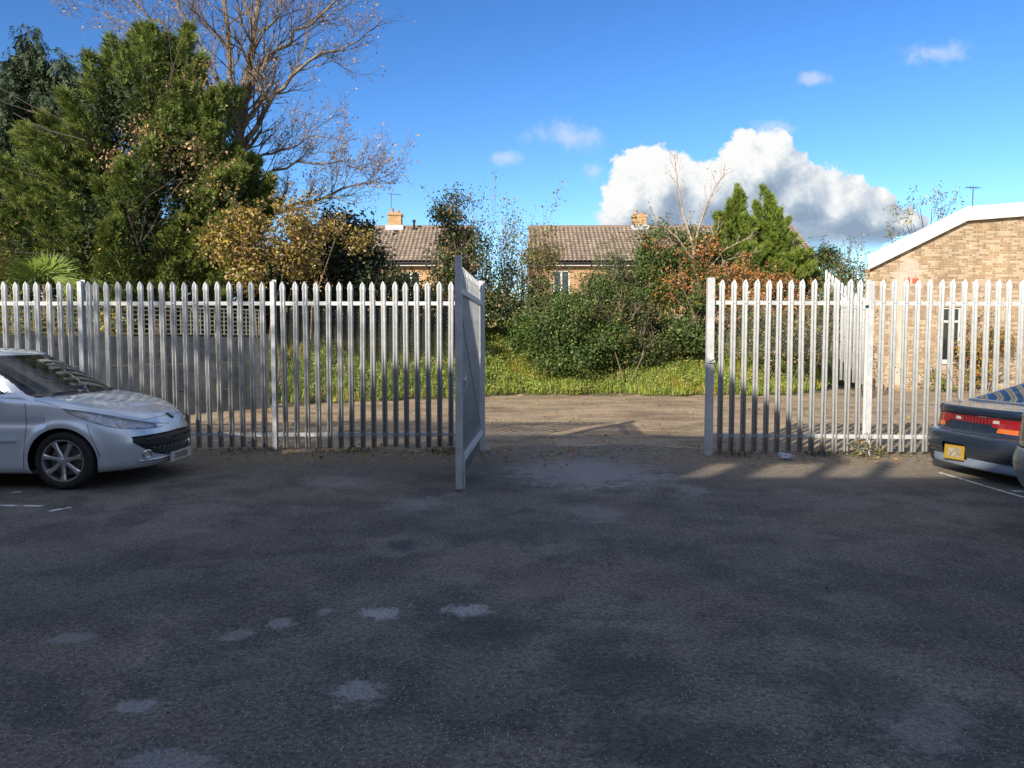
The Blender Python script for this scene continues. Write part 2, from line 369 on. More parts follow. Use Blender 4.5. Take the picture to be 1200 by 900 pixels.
lens = M_('clear_lens', (.9, .92, .95), .02, 0, 0, lambda q, b: b.inputs['Alpha'].__setattr__('default_value', .28), spec=1)
reflector = M_('lamp_reflector', rough=.25, metal=.35, fn=f_var((.50, .53, .58), (.95, .96, .98), 16))
red_lens = M_('red_tail_lens', (.20, .008, .012), .10, 0, .6, lambda q, b: None)
dkred_lens = M_('dark_red_garnish', rough=.2, coat=.6, fn=lambda q, b: q.link(q.mix(q.ss(q.m('SINE', q.m('MULTIPLY', q.xyz(q.tc())[1], 130)), -.2, .4), (.06, .008, .012), (.22, .012, .018)), b.inputs['Base Color']))
amber_lens = M_('amber_lens', (.48, .11, .02), .12, 0, .6)
white_lens = M_('smoked_clear_lens', (.35, .33, .32), .15, 0, .5)
interior = M_('dark_interior', (.02, .02, .022), .8)
alloy = M_('alloy_wheel', rough=.32, metal=.8, fn=f_var((.50, .52, .55), (.66, .68, .70), 5))
def f_plate(base, bl, hw, hh):      # the registration is smeared to an illegible blur in the photograph
    def fn(q, b):
        p = q.tc(); px, py, pz = q.xyz(p); nz = q.m('MULTIPLY', q.m('SUBTRACT', q.noise(p, 18, 3, .6), .5), .9)
        e = q.m('MAXIMUM', q.m('DIVIDE', q.m('ABSOLUTE', py), hw), q.m('DIVIDE', q.m('ABSOLUTE', pz), hh))
        m_ = q.m('SUBTRACT', 1, q.ss(q.m('ADD', e, nz), .55, 1.05)); c = q.mix(q.ss(q.noise(p, 22, 3, .6), .35, .65), bl, tuple(v_ * 1.9 for v_ in bl))
        q.link(q.mix(q.m('MULTIPLY', m_, .9), base, c), b.inputs['Base Color'])
    return fn
plate_w = M_('white_number_plate', rough=.35, fn=f_plate((.55, .55, .54), (.13, .10, .085), .20, .042))
plate_y = M_('yellow_number_plate', rough=.35, fn=f_plate((.36, .23, .02), (.20, .19, .16), .125, .066))

# ------------------------------------------------------------------ ground
def bank_z(x, y):
    e = 21.5 + .35 * math.sin(x * .9) + .25 * math.sin(x * 2.3 + 1) + .12 * math.sin(x * 6.1)
    if x < -.5: e -= min(3.6, (-.5 - x) * .75)
    if x > 8.4: e += (x - 8.4) * 1.6
    t = min(1, max(0, (y - e) / 6.5)); return 2.15 * (t * t * (3 - 2 * t)) ** .8
def grid_obj(name, xs, ys, zf, mat, kind='structure', drop=None):
    V = [(x, y, zf(x, y)) for y in ys for x in xs]; k = len(xs)
    Fc = [(j * k + i, j * k + i + 1, (j + 1) * k + i + 1, (j + 1) * k + i) for j in range(len(ys) - 1) for i in range(k - 1)]
    if drop: Fc = [f for f in Fc if not drop(*V[f[0]][:2])]
    o = D.objects.new(name, npmesh(name, V, Fc, mat, smooth=True)); place(o); tag(o, kind=kind); return o
rg = np.random.default_rng(3)
def soft(x, y): return .018 * math.sin(x * 1.1 + y * .7) * math.sin(y * .9 - x * .4) + .008 * math.sin(x * 3.3) * math.sin(y * 2.7)
far = [-900, -400, -150, -60, -30]; farp = [30, 60, 150, 400, 900]
xs = far + list(np.arange(-20, 20.01, .5)) + farp
ys = far + [-20, -10, 0, 6] + list(np.arange(9, 24, .5)) + list(np.arange(24, 40, 1)) + [45, 60, 150, 400, 900]
def gz(x, y):
    if -20 <= x <= 20 and 10.6 <= y: return max(bank_z(x, min(y, 60)) - .05, soft(x, y) if y < 22 else -9) - .03
    return -.03 if y < 21 else 2.1 if abs(x) > 20 else 0
grid_obj('ground', xs, ys, gz, dirt)
xs = list(np.arange(-34, 34.01, .25)); ys2 = list(np.arange(-14, 11.4, .25))
def edge(x): return 10.75 + .22 * math.sin(x * 1.3) + .13 * math.sin(x * 3.7 + 1) + (.35 if -.3 < x < 2.8 else 0)
k = len(xs); V = []
for j, y in enumerate(ys2):
    for x in xs:
        yy_ = -14 + (edge(x) + 14) * j / (len(ys2) - 1); V.append((x, yy_, .0 + soft(x, yy_) * .4 * min(1, max(0, (10 - yy_) / 6)) + (-.028 if j == len(ys2) - 1 else 0)))
Fc = [(j * k + i, j * k + i + 1, (j + 1) * k + i + 1, (j + 1) * k + i) for j in range(len(ys2) - 1) for i in range(k - 1)]
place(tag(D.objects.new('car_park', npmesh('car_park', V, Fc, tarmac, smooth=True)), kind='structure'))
xs = list(np.arange(-16, 22.01, .3)); ys3 = list(np.arange(17, 33, .3))
grid_obj('grass_bank', xs, ys3, lambda x, y: bank_z(x, y) + .004 - .10 * math.exp(-bank_z(x, y) / .05) + .05 * math.sin(x * 2.1 + y) * math.sin(y * 1.7) * (bank_z(x, y) > .05), turf_m, drop=lambda x, y: bank_z(x, y + .9) < .01)

# ------------------------------------------------------------------ foliage toolkit
def frames(rng, nrm):
    nrm = nrm / (np.linalg.norm(nrm, axis=1, keepdims=True) + 1e-9)
    r = rng.normal(size=nrm.shape); a = np.cross(nrm, r); a /= (np.linalg.norm(a, axis=1, keepdims=True) + 1e-9)
    return nrm, a, np.cross(nrm, a)
def leaf_quads(rng, C, nrm, L, Wd):
    nn, a, b = frames(rng, nrm); L = L[:, None]; Wd = Wd[:, None]
    V = np.stack([C - a * L * .5, C + b * Wd * .5 + nn * Wd * .12, C + a * L * .5, C - b * Wd * .5 + nn * Wd * .12], 1).reshape(-1, 3)
    return V, np.arange(len(V)).reshape(-1, 4)
def pal(rng, n_, palette, weights=None):
    P = np.array(palette); i = rng.choice(len(P), n_, p=weights); return P[i]
def crown_points(rng, blobs, nclump, inner=.45):
    B = np.array(blobs, float); area = B[:, 3] * B[:, 5] + B[:, 4] * B[:, 5]; i = rng.choice(len(B), nclump, p=area / area.sum())
    d = rng.normal(size=(nclump, 3)); d /= np.linalg.norm(d, axis=1, keepdims=True)
    r = inner + (1 - inner) * rng.random(nclump) ** .45
    ph = B[i, 0] * 7.1
    r *= 1 + .13 * np.sin(d[:, 0] * 6 + ph) + .12 * np.sin(d[:, 2] * 7 + ph * 2) + .10 * np.sin(d[:, 1] * 9 + ph)
    return B[i, :3] + d * r[:, None] * B[i, 3:6], d
def sub_blobs(rng, blobs, rad, dens=1.0, squash=.8, inner=.55):
    B = np.array(blobs, float); vol = (B[:, 3] * B[:, 4] * B[:, 5]); area = ((B[:, 3] * B[:, 5] + B[:, 4] * B[:, 5] + B[:, 3] * B[:, 4]) / 3)
    n_ = max(4, int(dens * 2.6 * area.sum() / rad ** 2 / 1.6)); C, d = crown_points(rng, blobs, n_, inner)
    rr_ = rad * rng.uniform(.55, 1.35, n_)
    return np.c_[C, rr_, rr_, rr_ * squash]
def crown_mesh(name, seed, blobs, nclump, per, cr, L, palette, mat, weights=None, inner=.45, aspect=.6, up=.5, zmin=None, lump=None):
    rng = np.random.default_rng(seed)
    if lump: blobs = sub_blobs(rng, blobs, lump, inner=inner); inner = .5
    C, d = crown_points(rng, blobs, nclump, inner); n_ = nclump * per
    cc_ = np.repeat(C, per, 0); dd = np.repeat(d, per, 0)
    P = cc_ + rng.normal(size=(n_, 3)) * cr * np.array([1, 1, .8])
    nrm = dd * .7 + rng.normal(size=(n_, 3)) * .75 + np.array([0, 0, up])
    base = np.repeat(pal(rng, nclump, palette, weights), per, 0); own = pal(rng, n_, palette, weights)
    mixf = (rng.random(n_) < .3)[:, None]; cols = np.where(mixf, own, base) * (.8 + .4 * rng.random((n_, 1)))
    if zmin is not None:
        k_ = P[:, 2] > zmin; P, nrm, cols = P[k_], nrm[k_], cols[k_]
    s_ = L * (.6 + .8 * rng.random(len(P)))
    V, Fc = leaf_quads(rng, P, nrm, s_, s_ * aspect)
    return npmesh(name, V, Fc, mat, cols)
def spray_mesh(name, seed, blobs, nspray, L, palette, mat, droop=0., upw=.6, inner=.5, tipmix=.5, nl=9, tipcol=(.33, .37, .06), lump=None, dens=1.0):
    """flat ferny conifer sprays: each a leaning axis with leaflets left and right"""
    rng = np.random.default_rng(seed)
    if lump:
        S = sub_blobs(rng, blobs, lump, dens, 1.5, inner); up3 = np.array([0, 0, 1.0]); i = rng.choice(len(S), nspray, p=S[:, 3] ** 2 / (S[:, 3] ** 2).sum())
        Bc = np.array(blobs, float)[:, :3].mean(0); out = S[i, :3] - Bc; out /= np.linalg.norm(out, axis=1, keepdims=True) + 1e-6
        d = rng.normal(size=(nspray, 3)); d /= np.linalg.norm(d, axis=1, keepdims=True); h = rng.random(nspray)
        pd = out * np.array([1, 1, .3]) * .8 + np.array([0, 0, .8 - 1.6 * droop]); pd /= np.linalg.norm(pd, axis=1, keepdims=True)
        rr_ = S[i, 3] * (1.05 - h) * .85
        C = S[i, :3] + pd * ((h - .4) * S[i, 3] * 3.0)[:, None] + d * rr_[:, None]; d = d * .8 + pd * .9
    else: C, d = crown_points(rng, blobs, nspray, inner)
    ax = d * np.array([1, 1, .4]) + np.array([0, 0, upw - droop]) + rng.normal(size=(nspray, 3)) * .28
    ax /= np.linalg.norm(ax, axis=1, keepdims=True)
    _, s1, s2 = frames(rng, ax)
    Ls = L * (.55 + .8 * rng.random(nspray)); col = pal(rng, nspray, palette) * (.75 + .5 * rng.random((nspray, 1)))
    Vs, Cs = [], []
    for k_ in range(nl):
        t = (k_ + .3) / nl
        for sg in (-1, 1):
            base = C + ax * (Ls * t)[:, None]
            base[:, 2] -= droop * Ls * t * t * .5
            ll = (Ls * (.42 * (1 - t) + .12))[:, None] * (.7 + .6 * rng.random((nspray, 1)))
            dr = ax * .75 + s1 * sg * .7 + s2 * (rng.normal(size=(nspray, 1)) * .3); dr[:, 2] -= droop * .5
            tip = base + dr * ll
            wv = np.cross(dr, s2) * ll * .13 + s2 * ll * .05
            m_ = base + dr * ll * .5
            Vs.append(np.stack([base, m_ + wv, tip, m_ - wv], 1))
            Cs.append(col * (1 - tipmix * t) + np.array(tipcol) * tipmix * t)
    V = np.concatenate(Vs).reshape(-1, 3); return npmesh(name, V, np.arange(len(V)).reshape(-1, 4), mat, np.concatenate(Cs))
class Branches:
    def __init__(s, seed): s.r = random.Random(seed); s.mb = MB(); s.tips = []
    def grow(s, p, d, L, r, depth, up=.15, spread=.6, seg=5, kids=(3, 5), taper=.55, wig=.13, minr=.004, lenf=(.55, .8)):
        pts = [Vector(p)]; d = Vector(d).normalized(); rads = [r]
        for i in range(seg):
            d = (d + Vector((s.r.gauss(0, wig), s.r.gauss(0, wig), s.r.gauss(0, wig) + up * .3))).normalized()
            pts.append(pts[-1] + d * L / seg); rads.append(max(minr * .6, r * (1 - (1 - taper) * (i + 1) / seg)))
        s.mb.tube(pts, rads, 7 if r > .06 else 5 if r > .02 else 3, cap=False)
        if depth == 0: s.tips.append((pts[-1], d)); s.tips.append((pts[-2], d)); return
        nk = s.r.randint(*kids)
        for i in range(nk):
            t = .3 + .7 * (i + s.r.random() * .6) / nk if i < nk - 1 else 1.0
            j = min(seg, max(1, round(t * seg))); q = pts[j]; ax = (pts[j] - pts[j - 1]).normalized()
            side = ax.orthogonal().normalized(); side.rotate(Matrix.Rotation(s.r.random() * 6.283, 3, ax))
            sp = spread * s.r.uniform(.6, 1.3) * (.5 if i == nk - 1 else 1)
            nd = (ax + side * math.tan(min(1.2, sp)) + Vector((0, 0, up))).normalized()
            s.grow(q, nd, L * s.r.uniform(*lenf), max(minr, rads[j] * s.r.uniform(.5, .72)), depth - 1, up, spread, max(3, seg - 1), kids, taper, wig, minr, lenf)
def tip_leaves(name, tips, seed, per, rad, L, palette, mat, frac=1.0):
    rng = np.random.default_rng(seed); T = np.array([t[0][:] for t in tips]); T = T[rng.random(len(T)) < frac]
    n_ = len(T) * per; P = np.repeat(T, per, 0) + rng.normal(size=(n_, 3)) * rad
    s_ = L * (.6 + .8 * rng.random(n_)); V, Fc = leaf_quads(rng, P, rng.normal(size=(n_, 3)), s_, s_ * .6)
    return npmesh(name, V, Fc, mat, pal(rng, n_, palette) * (.7 + .6 * rng.random((n_, 1))))

# px-box blob helper: (px, py, half-width px, half-height px, Y, depth factor)
def PB(px, py, rx, ry, Y, dep=1.0):
    c = at(px, py, Y); k_ = Y / F
    return (c.x, Y, c.z, rx * k_, max(rx, ry) * k_ * dep * .8, ry * k_)
GREEN = [(.075, .115, .024), (.10, .145, .030), (.055, .090, .024), (.14, .17, .038)]
IVY = [(.058, .105, .024), (.080, .135, .030), (.042, .076, .022), (.14, .175, .045)]
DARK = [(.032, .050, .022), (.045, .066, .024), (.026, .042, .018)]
ORANGE = [(.46, .19, .05), (.36, .13, .04), (.50, .26, .08), (.26, .12, .05)]
YEL = [(.46, .34, .07), (.32, .26, .06), (.36, .22, .08), (.17, .19, .045)]
BROWN = [(.32, .20, .11), (.40, .27, .16), (.22, .14, .08)]

def shrub(label, seed, blobs, nclump, per, cr, L, palette, mat=leaf_m, weights=None, cat='shrub', name='shrub', stems=5, inner=.45, extra=None, aspect=.6, sm=bark, group=None, lump=.34, shoots=6):
    bx = sum(b[0] for b in blobs) / len(blobs); by = sum(b[1] for b in blobs) / len(blobs); g = bank_z(bx, by)
    t = thing(name, label, cat, (bx, by, g), group=group)
    off = [(b[0] - bx, b[1] - by, b[2] - g) + tuple(b[3:]) for b in blobs]
    me = crown_mesh('foliage', seed, off, nclump, per, cr, L, palette, mat, weights, inner, aspect, zmin=-.05, lump=lump)
    place(D.objects.new('foliage', me), t)
    rr = random.Random(seed); mb = MB()
    for b in off:
        for s_ in range(stems):
            e = Vector((b[0] + rr.gauss(0, .45) * b[3], b[1] + rr.gauss(0, .45) * b[4], b[2] + rr.uniform(-.1, 1.05) * b[5]))
            base = Vector((b[0] * .5 + rr.gauss(0, .15), b[1] * .5 + rr.gauss(0, .15), -.1)); mid = base.lerp(e, .5) + Vector((rr.gauss(0, .2), rr.gauss(0, .2), .2))
            mb.tube([base, mid, e], [.025, .015, .005], 5, cap=False)
    if shoots:
        sb = Branches(seed + 500)
        for b in off:
            for _ in range(max(2, int(shoots * (b[3] + b[5])))):
                a = rr.uniform(0, 6.28); e = rr.uniform(.1, 1.3); dv_ = Vector((math.cos(a) * math.cos(e), math.sin(a) * math.cos(e), math.sin(e)))
                p_ = Vector((b[0] + dv_.x * b[3] * .85, b[1] + dv_.y * b[4] * .85, b[2] + dv_.z * b[5] * .85)); sb.grow(p_, dv_ + Vector((0, 0, .5)), rr.uniform(.25, .75), .010, 1, .1, .6, 5, (2, 4), .5, .2, .003, (.35, .6))
        mb.add(sb.mb.v, sb.mb.f); place(D.objects.new('shoot_leaves', tip_leaves('shoot_leaves', sb.tips, seed + 600, 4, .06, L * .9, palette, mat, .9)), t)
    mb.build('stem', sm, t)
    if extra:
        for nm, m2, mt in extra(t, off): place(D.objects.new(nm, m2), t)
    return t

# ------------------------------------------------------------------ palisade fences
FH = 2.37
def pale_mesh(h, z0=.045):
    prof = [(-.038, .031), (-.028, .001), (-.015, .0), (-.003, .026), (.003, .026), (.015, .0), (.028, .001), (.038, .031)]
    rows = [(z0, 1), (h - .13, 1), (h - .085, 1.16), (h - .05, .95), (h, .10)]
    V = []
    for off in (0, .003):
        for z_, s_ in rows:
            for x_, y_ in prof: V.append((x_ * s_, y_ * (s_ if s_ < 1 else 1) - (.006 if z_ == rows[2][0] else 0) + off, z_ - abs(x_) * (.6 if z_ == rows[2][0] else 0)))
    k_ = len(prof); nr = len(rows); o_ = k_ * nr; Fc = []
    for i in range(nr - 1):
        for j in range(k_ - 1):
            a = i * k_ + j; Fc.append((a, a + 1, a + k_ + 1, a + k_)); Fc.append((o_ + a, o_ + a + k_, o_ + a + k_ + 1, o_ + a + 1))
        a = i * k_; Fc.append((a, a + k_, o_ + a + k_, o_ + a)); a = i * k_ + k_ - 1; Fc.append((a, o_ + a, o_ + a + k_, a + k_))
    for j in range(k_ - 1):
        Fc.append((j, o_ + j, o_ + j + 1, j + 1)); a = (nr - 1) * k_ + j; Fc.append((a, a + 1, o_ + a + 1, o_ + a))
    me = npmesh('pale', V, Fc, galv)
    return me
PALE = pale_mesh(FH)
def add_pales(t, xs_, y0, me=PALE, rr=random.Random(5), zf=None, flip=False):
    for x_ in xs_:
        o = D.objects.new('pale', me)
        place(o, t, (x_, y0, (zf(x_) if zf else 0) + rr.uniform(-.006, .006)), (rr.gauss(0, .003), rr.gauss(0, .0035), rr.gauss(0, .05)))
def ibeam(x_, y0, h, wd=.058, dp=.10):
    mb = MB(); t = .006
    mb.box(x_ - wd / 2, x_ + wd / 2, y0, y0 + t, -.1, h - .03)
    mb.box(x_ - wd / 2, x_ + wd / 2, y0 + dp - t, y0 + dp, -.1, h)
    mb.box(x_ - t / 2, x_ + t / 2, y0 + t, y0 + dp - t, -.1, h - .015)
    return mb
def rail(x0, x1, y0, z0, slope=0.0):
    mb = MB(); t = .005
    for (ya, yb, za, zb) in ((y0, y0 + t, z0 - .027, z0 + .027), (y0 + t, y0 + .045, z0 + .022, z0 + .027)):
        vs = [(x_, y_, z_ + (slope * (x_ - x0))) for x_ in (x0, x1) for y_ in (ya, yb) for z_ in (za, zb)]
        mb.add(vs, [(0, 1, 3, 2), (4, 6, 7, 5), (0, 4, 5, 1), (2, 3, 7, 6), (0, 2, 6, 4), (1, 5, 7, 3)])
    return mb
_b = MB(); _b.lathe([(0, -.016), (.008, -.014), (.010, -.004), (.010, .004)], 8); BOLT = _b.mesh('bolt', galv)
def bolts(t, xs_, y0, zs_):
    for x_ in xs_:
        for z_ in zs_: place(D.objects.new('bolt', BOLT), t, (x_, y0 + .016, z_))
def chicken_wire(x0, x1, z0, z1, y0):
    a = .019; V = []; Fc = []; th = .0013; W_ = a * math.sqrt(3); rr = random.Random(9)
    def seg(p, q):
        dx, dz = q[0] - p[0], q[1] - p[1]; l = math.hypot(dx, dz); nx, nz = -dz / l * th, dx / l * th; b = len(V)
        yo = .012 * math.sin(p[0] * 5) + .01 * math.sin(p[1] * 7)
        for (cx, cz) in (p, q):
            V.extend([(cx + nx, y0 + yo, cz + nz), (cx, y0 + yo - th, cz), (cx - nx, y0 + yo, cz - nz), (cx, y0 + yo + th, cz)])
        for i in range(4): Fc.append((b + i, b + (i + 1) % 4, b + 4 + (i + 1) % 4, b + 4 + i))
    r = 0; z_ = z0
    while z_ < z1:
        x_ = x0 + (W_ / 2 if r % 2 else 0)
        while x_ < x1:
            top = (x_, z_ + a / 2)
            seg(top, (x_, z_ + a * 1.5)); seg(top, (x_ + W_ / 2, z_)); seg(top, (x_ - W_ / 2, z_)); x_ += W_
        z_ += a * 1.5; r += 1
    return npmesh('wire_mesh', V, Fc, wire_m)

YL = 10.5
lf = thing('palisade_fence', 'long galvanised palisade fence behind the silver hatchback, left of the open gate', 'fence', (0, YL, 0))
px0 = [320 + 12.65 + 13.0 * i for i in range(16)] + [320 - 12.4 - 13.0 * i for i in range(16)] + [95 + 10.5, 95 - 11] + [95 - 24 - 13 * i for i in range(13)]
pxs = [Xat(p, YL) for p in px0]
add_pales(lf, pxs, 0)
for p in (95, 320, -130): ibeam(Xat(p, YL), -.01, FH + .03).build('post', galv, lf)
rail(Xat(-220, YL), Xat(556, YL), .018, Zat(355.5, YL)).build('rail', galv, lf); rail(Xat(-220, YL), Xat(556, YL), .018, Zat(509.5, YL)).build('rail', galv, lf)
bolts(lf, pxs, 0, (Zat(355.5, YL), Zat(509.5, YL)))
place(D.objects.new('wire_mesh', chicken_wire(Xat(322, YL), Xat(534, YL), .72, 2.02, .07)), lf)
YR = 10.1
rf = thing('palisade_fence', 'galvanised palisade fence right of the open gateway, running behind the dark coupe', 'fence', (0, YR, 0))
px1 = [846 + 13.55 * i for i in range(13)] + [1034 + 13.6 * i for i in range(19)]
pxs = [Xat(p, YR) for p in px1]
add_pales(rf, pxs, 0, rr=random.Random(8))
ibeam(Xat(1020, YR), -.01, FH - .0, .07).build('post', galv, rf); ibeam(Xat(1225, YR), -.01, FH + .03).build('post', galv, rf)
mb = MB(); mb.box(-.048, .048, -.048, .048, -.1, FH + .02); mb.build('gate_post', galv, rf, bevel=.006, loc=(Xat(832.5, YR), .02, 0))
mb = MB(); mb.box(-.03, .055, -.075, -.05, -.035, .02); mb.tube([(-.02, -.09, -.01), (.02, -.09, .01), (.045, -.09, .03)], .007, 6)
mb.build('lock_keep', galv_blue, rf, loc=(Xat(832, YR), .02, Zat(422, YR)))
rail(Xat(838, YR), Xat(1290, YR), .018, Zat(354.5, YR), -.004).build('rail', galv, rf); rail(Xat(838, YR), Xat(1290, YR), .018, Zat(510.5, YR), -.008).build('rail', galv, rf)
bolts(rf, pxs, 0, (Zat(354.5, YR), Zat(511.5, YR)))
place(D.objects.new('wire_mesh', chicken_wire(Xat(838, YR), Xat(1012, YR), 1.35, 2.02, .07)), rf)

# the open gate, hinged on a post of its own, its pales turned away to the left
gx, gy = Xat(564, YL), YL
gp = thing('gate_post', 'square galvanised post the open gate leaf hangs from', 'gate post', (gx, gy, 0))
mb = MB(); mb.box(-.05, .05, -.05, .05, -.1, FH); mb.build('shaft', galv, gp, bevel=.005)
mb = MB(); mb.box(-.055, .055, -.055, .055, FH, FH + .006); mb.build('cap', galv, gp)
L_ = 2.72; ne = Vector((Xat(537.5, 7.68), 7.68, 0)); hg = Vector((gx - .0, gy - .12, 0)); ang = math.atan2(ne.y - hg.y, ne.x - hg.x); L_ = (ne - hg).length
gt = thing('palisade_gate', 'open galvanised palisade gate leaf swung edge-on towards the car park', 'gate', hg, ang)
mb = MB(); mb.box(L_ - .032, L_ + .032, -.034, .034, .02, FH + .04); mb.build('stile', galv_blue, gt, bevel=.004)
mb = MB(); mb.box(-.03, .03, -.03, .03, .05, FH); mb.build('stile', galv_blue, gt, bevel=.004)
for z_ in (2.06, .28):
    mb = MB(); mb.box(.03, L_ - .032, -.025, .027, z_ - .03, z_ + .03); mb.build('rail', galv_blue, gt, bevel=.004)
mb = MB(); mb.tube([(.03, 0, .36), (L_ - .05, 0, 1.98)], .010, 6); mb.build('brace', galv_blue, gt)
for i in range(17):
    o = D.objects.new('pale', PALE); place(o, gt, (.12 + i * (L_ - .22) / 16, -.046, 0), (0, 0, 0))
mb = MB(); pts = [(L_ - .02 + .0, .045 + .035 * math.sin(a), 1.12 + .09 * math.cos(a)) for a in np.linspace(0, 2 * math.pi, 13)]
mb.tube(pts, .008, 6); mb.build('handle', galv_blue, gt)
mb = MB(); mb.tube([(L_ - .26, .05, 1.15), (L_ + .06, .05, 1.15)], .011, 8); mb.box(L_ - .2, L_ - .16, .026, .066, 1.12, 1.18); mb.build('slide_bolt', galv_blue, gt)
mb = MB(); mb.tube([(L_ + .0, .05, .02), (L_ + .0, .05, .42)], .009, 8); mb.box(L_ - .02, L_ + .02, .03, .06, .2, .25); mb.build('drop_bolt', galv_blue, gt)
for z_ in (.35, 1.95):
    mb = MB(); mb.lathe([(0, z_ - .05), (.018, z_ - .05), (.018, z_ + .05), (0, z_ + .05)], 10, 'z'); mb.box(-.07, 0, -.012, .012, z_ - .02, z_ + .02); mb.build('hinge', galv, gt, loc=(-.05, 0, 0))
bl = MB(); bl.box(-.09, .09, -.05, .05, 0, .10); o = bl.build('timber_block', M_('old_timber', rough=.9, fn=f_var((.18, .13, .09), (.34, .26, .18), 12, .5)), bevel=.008, loc=(Xat(531, 10.25), 10.22, 0), rot=(0, 0, .2))
tag(o, 'weathered timber block on the ground at the foot of the left fence beside the gate', 'block')

# fence running back up the bank beside the brick building
segs = [((966, 23.8, 316), (1001, 22.3, 344)), ((986, 20.9, 347), (1016, 20.0, 349))]
org = Vector((Xat(1016, 20.0), 20.0, 0)); sf = thing('palisade_fence', 'far palisade fence stepping up the bank beside the buff brick building', 'fence', org)
for a, b in segs:
    A = Vector((Xat(a[0], a[1]), a[1], Zat(a[2], a[1]))); B = Vector((Xat(b[0], b[1]), b[1], Zat(b[2], b[1]))); l = (B - A).xy.length; nn_ = round(l / .17); ang = math.atan2(B.y - A.y, B.x - A.x)
    for i in range(nn_ + 1):
        q = A.lerp(B, i / nn_); place(D.objects.new('pale', PALE), sf, (q.x - org.x, q.y - org.y, q.z - FH), (0, 0, ang + .3))
    for dz in (-.3,):
        mb = MB(); mb.tube([A - org + Vector((0, .03, dz)), B - org + Vector((0, .03, dz))], .022, 6); mb.build('rail', galv, sf)

# ------------------------------------------------------------------ boundary wall with trellis on the left
wa, wb = Vector((Xat(-60, 12.6), 12.6, 0)), Vector((Xat(311, 17.6), 17.6, 0)); wl = (wb - wa).length; wang = math.atan2(wb.y - wa.y, wb.x - wa.x)
wt = thing('garden_wall', 'grey concrete panel wall topped with cream trellis behind the left fence', 'wall', wa, wang)
npn = 5; pw = wl / npn
for i in range(npn):
    for j in range(3):
        mb = MB(); mb.box(i * pw + .06, (i + 1) * pw - .06, -.025, .025, -.1 + j * .585, -.1 + (j + 1) * .585 - .012); mb.build('concrete_panel', concrete, wt, bevel=.006)
for i in range(npn + 1):
    mb = MB(); mb.box(i * pw - .058, i * pw + .058, -.06, .06, -.1, 1.72); mb.build('post', concrete, wt, bevel=.008)
for i in range(npn):
    t_ = MB(); x0, x1 = i * pw + .06, (i + 1) * pw - .06; sp = .105
    k_ = int((x1 - x0) / sp)
    for j in range(k_ + 1): xx = x0 + (x1 - x0) * j / k_; t_.box(xx - .012, xx + .012, -.012, .0, 1.68, 2.24)
    for j in range(6): zz = 1.70 + j * .095; t_.box(x0, x1, .001, .013, zz - .012, zz + .012)
    t_.box(x0, x1, -.02, .022, 2.24, 2.275)
    t_.build('trellis_panel', trellis_m, wt)
# ------------------------------------------------------------------ buff brick building on the right
YB = 25.0; bx0 = Xat(1017, YB); bo = thing('brick_building', 'single storey buff brick building with white sloping fascia at the right', 'building', (bx0, YB, 0))
zl = Zat(314, YB); kx = Xat(1126, YB) - bx0; zk_ = Zat(259, YB); ex = Xat(1340, YB) - bx0; ze = zk_ + (Zat(253, YB) - zk_) / (Xat(1200, YB) - Xat(1126, YB)) * (ex - kx) 
wx0, wx1, wz0, wz1 = Xat(1103.5, YB) - bx0, Xat(1126.5, YB) - bx0, Zat(424, YB), Zat(359.5, YB)
def topz(x_): return zl + (zk_ - zl) * x_ / kx if x_ < kx else zk_ + (ze - zk_) * (x_ - kx) / (ex - kx)
mb = MB()
T = .3; SK = .62
def quad(a, b, c, d): mb.add([a, b, c, d], [(0, 1, 2, 3)])
wc_ = wx1
for yy_ in (0, T):
    for (a, b, za, zb, zc, zd) in ((0, wx0, -.2, -.2, topz(wx0), topz(0)), (wx0, wx1, -.2, -.2, wz0, wz0), (wx0, wx1, wz1, wz1, topz(wx1), topz(wx0)), (wx1, kx + .3, -.2, -.2, topz(kx + .3), topz(wx1)), (kx + .3, ex, -.2, -.2, ze, topz(kx + .3))):
        quad((a, yy_, za), (b, yy_, zb), (b, yy_, zc), (a, yy_, zd))
for (a, b, c, d) in ((wx0, wz0, wx1, wz0), (wx1, wz0, wx1, wz1), (wx1, wz1, wx0, wz1), (wx0, wz1, wx0, wz0)): quad((a, 0, b), (c, 0, d), (c, T, d), (a, T, b))
quad((0, 0, -.2), (12 * SK, 12, -.2), (12 * SK, 12, zl), (0, 0, zl)); quad((ex, 0, -.2), (ex + 12 * SK, 12, -.2), (ex + 12 * SK, 12, ze), (ex, 0, ze)); quad((12 * SK, 12, -.2), (ex + 12 * SK, 12, -.2), (ex + 12 * SK, 12, ze), (12 * SK, 12, zl))
mb.build('wall', buff_brick, bo)
fh = Zat(300, YB) - Zat(316, YB)
P_ = [(-.12, topz(-.12)), (kx, topz(kx)), (ex + .1, topz(ex + .1))]
for (a, b) in zip(P_[:-1], P_[1:]):
    mb = MB(); mb.prism([(a[0], a[1] - .01), (b[0], b[1] - .01), (b[0], b[1] + fh), (a[0], a[1] + fh)], -.16, -.10); mb.build('fascia', white_paint, bo)
    mb = MB(); mb.prism([(a[0], a[1] + fh - .06), (b[0], b[1] + fh - .06), (b[0], b[1] + fh + .01), (a[0], a[1] + fh + .01)], -.098, 12.3); mb.v = [(v_[0] + (v_[1] + .1) * SK, v_[1], v_[2]) for v_ in mb.v]; mb.build('roof', lead, bo)
    mb = MB(); mb.prism([(a[0], a[1] + .01), (b[0], b[1] + .01), (b[0], b[1] + .04), (a[0], a[1] + .04)], -.098, .0); mb.build('soffit', white_paint, bo)
wn = MB()
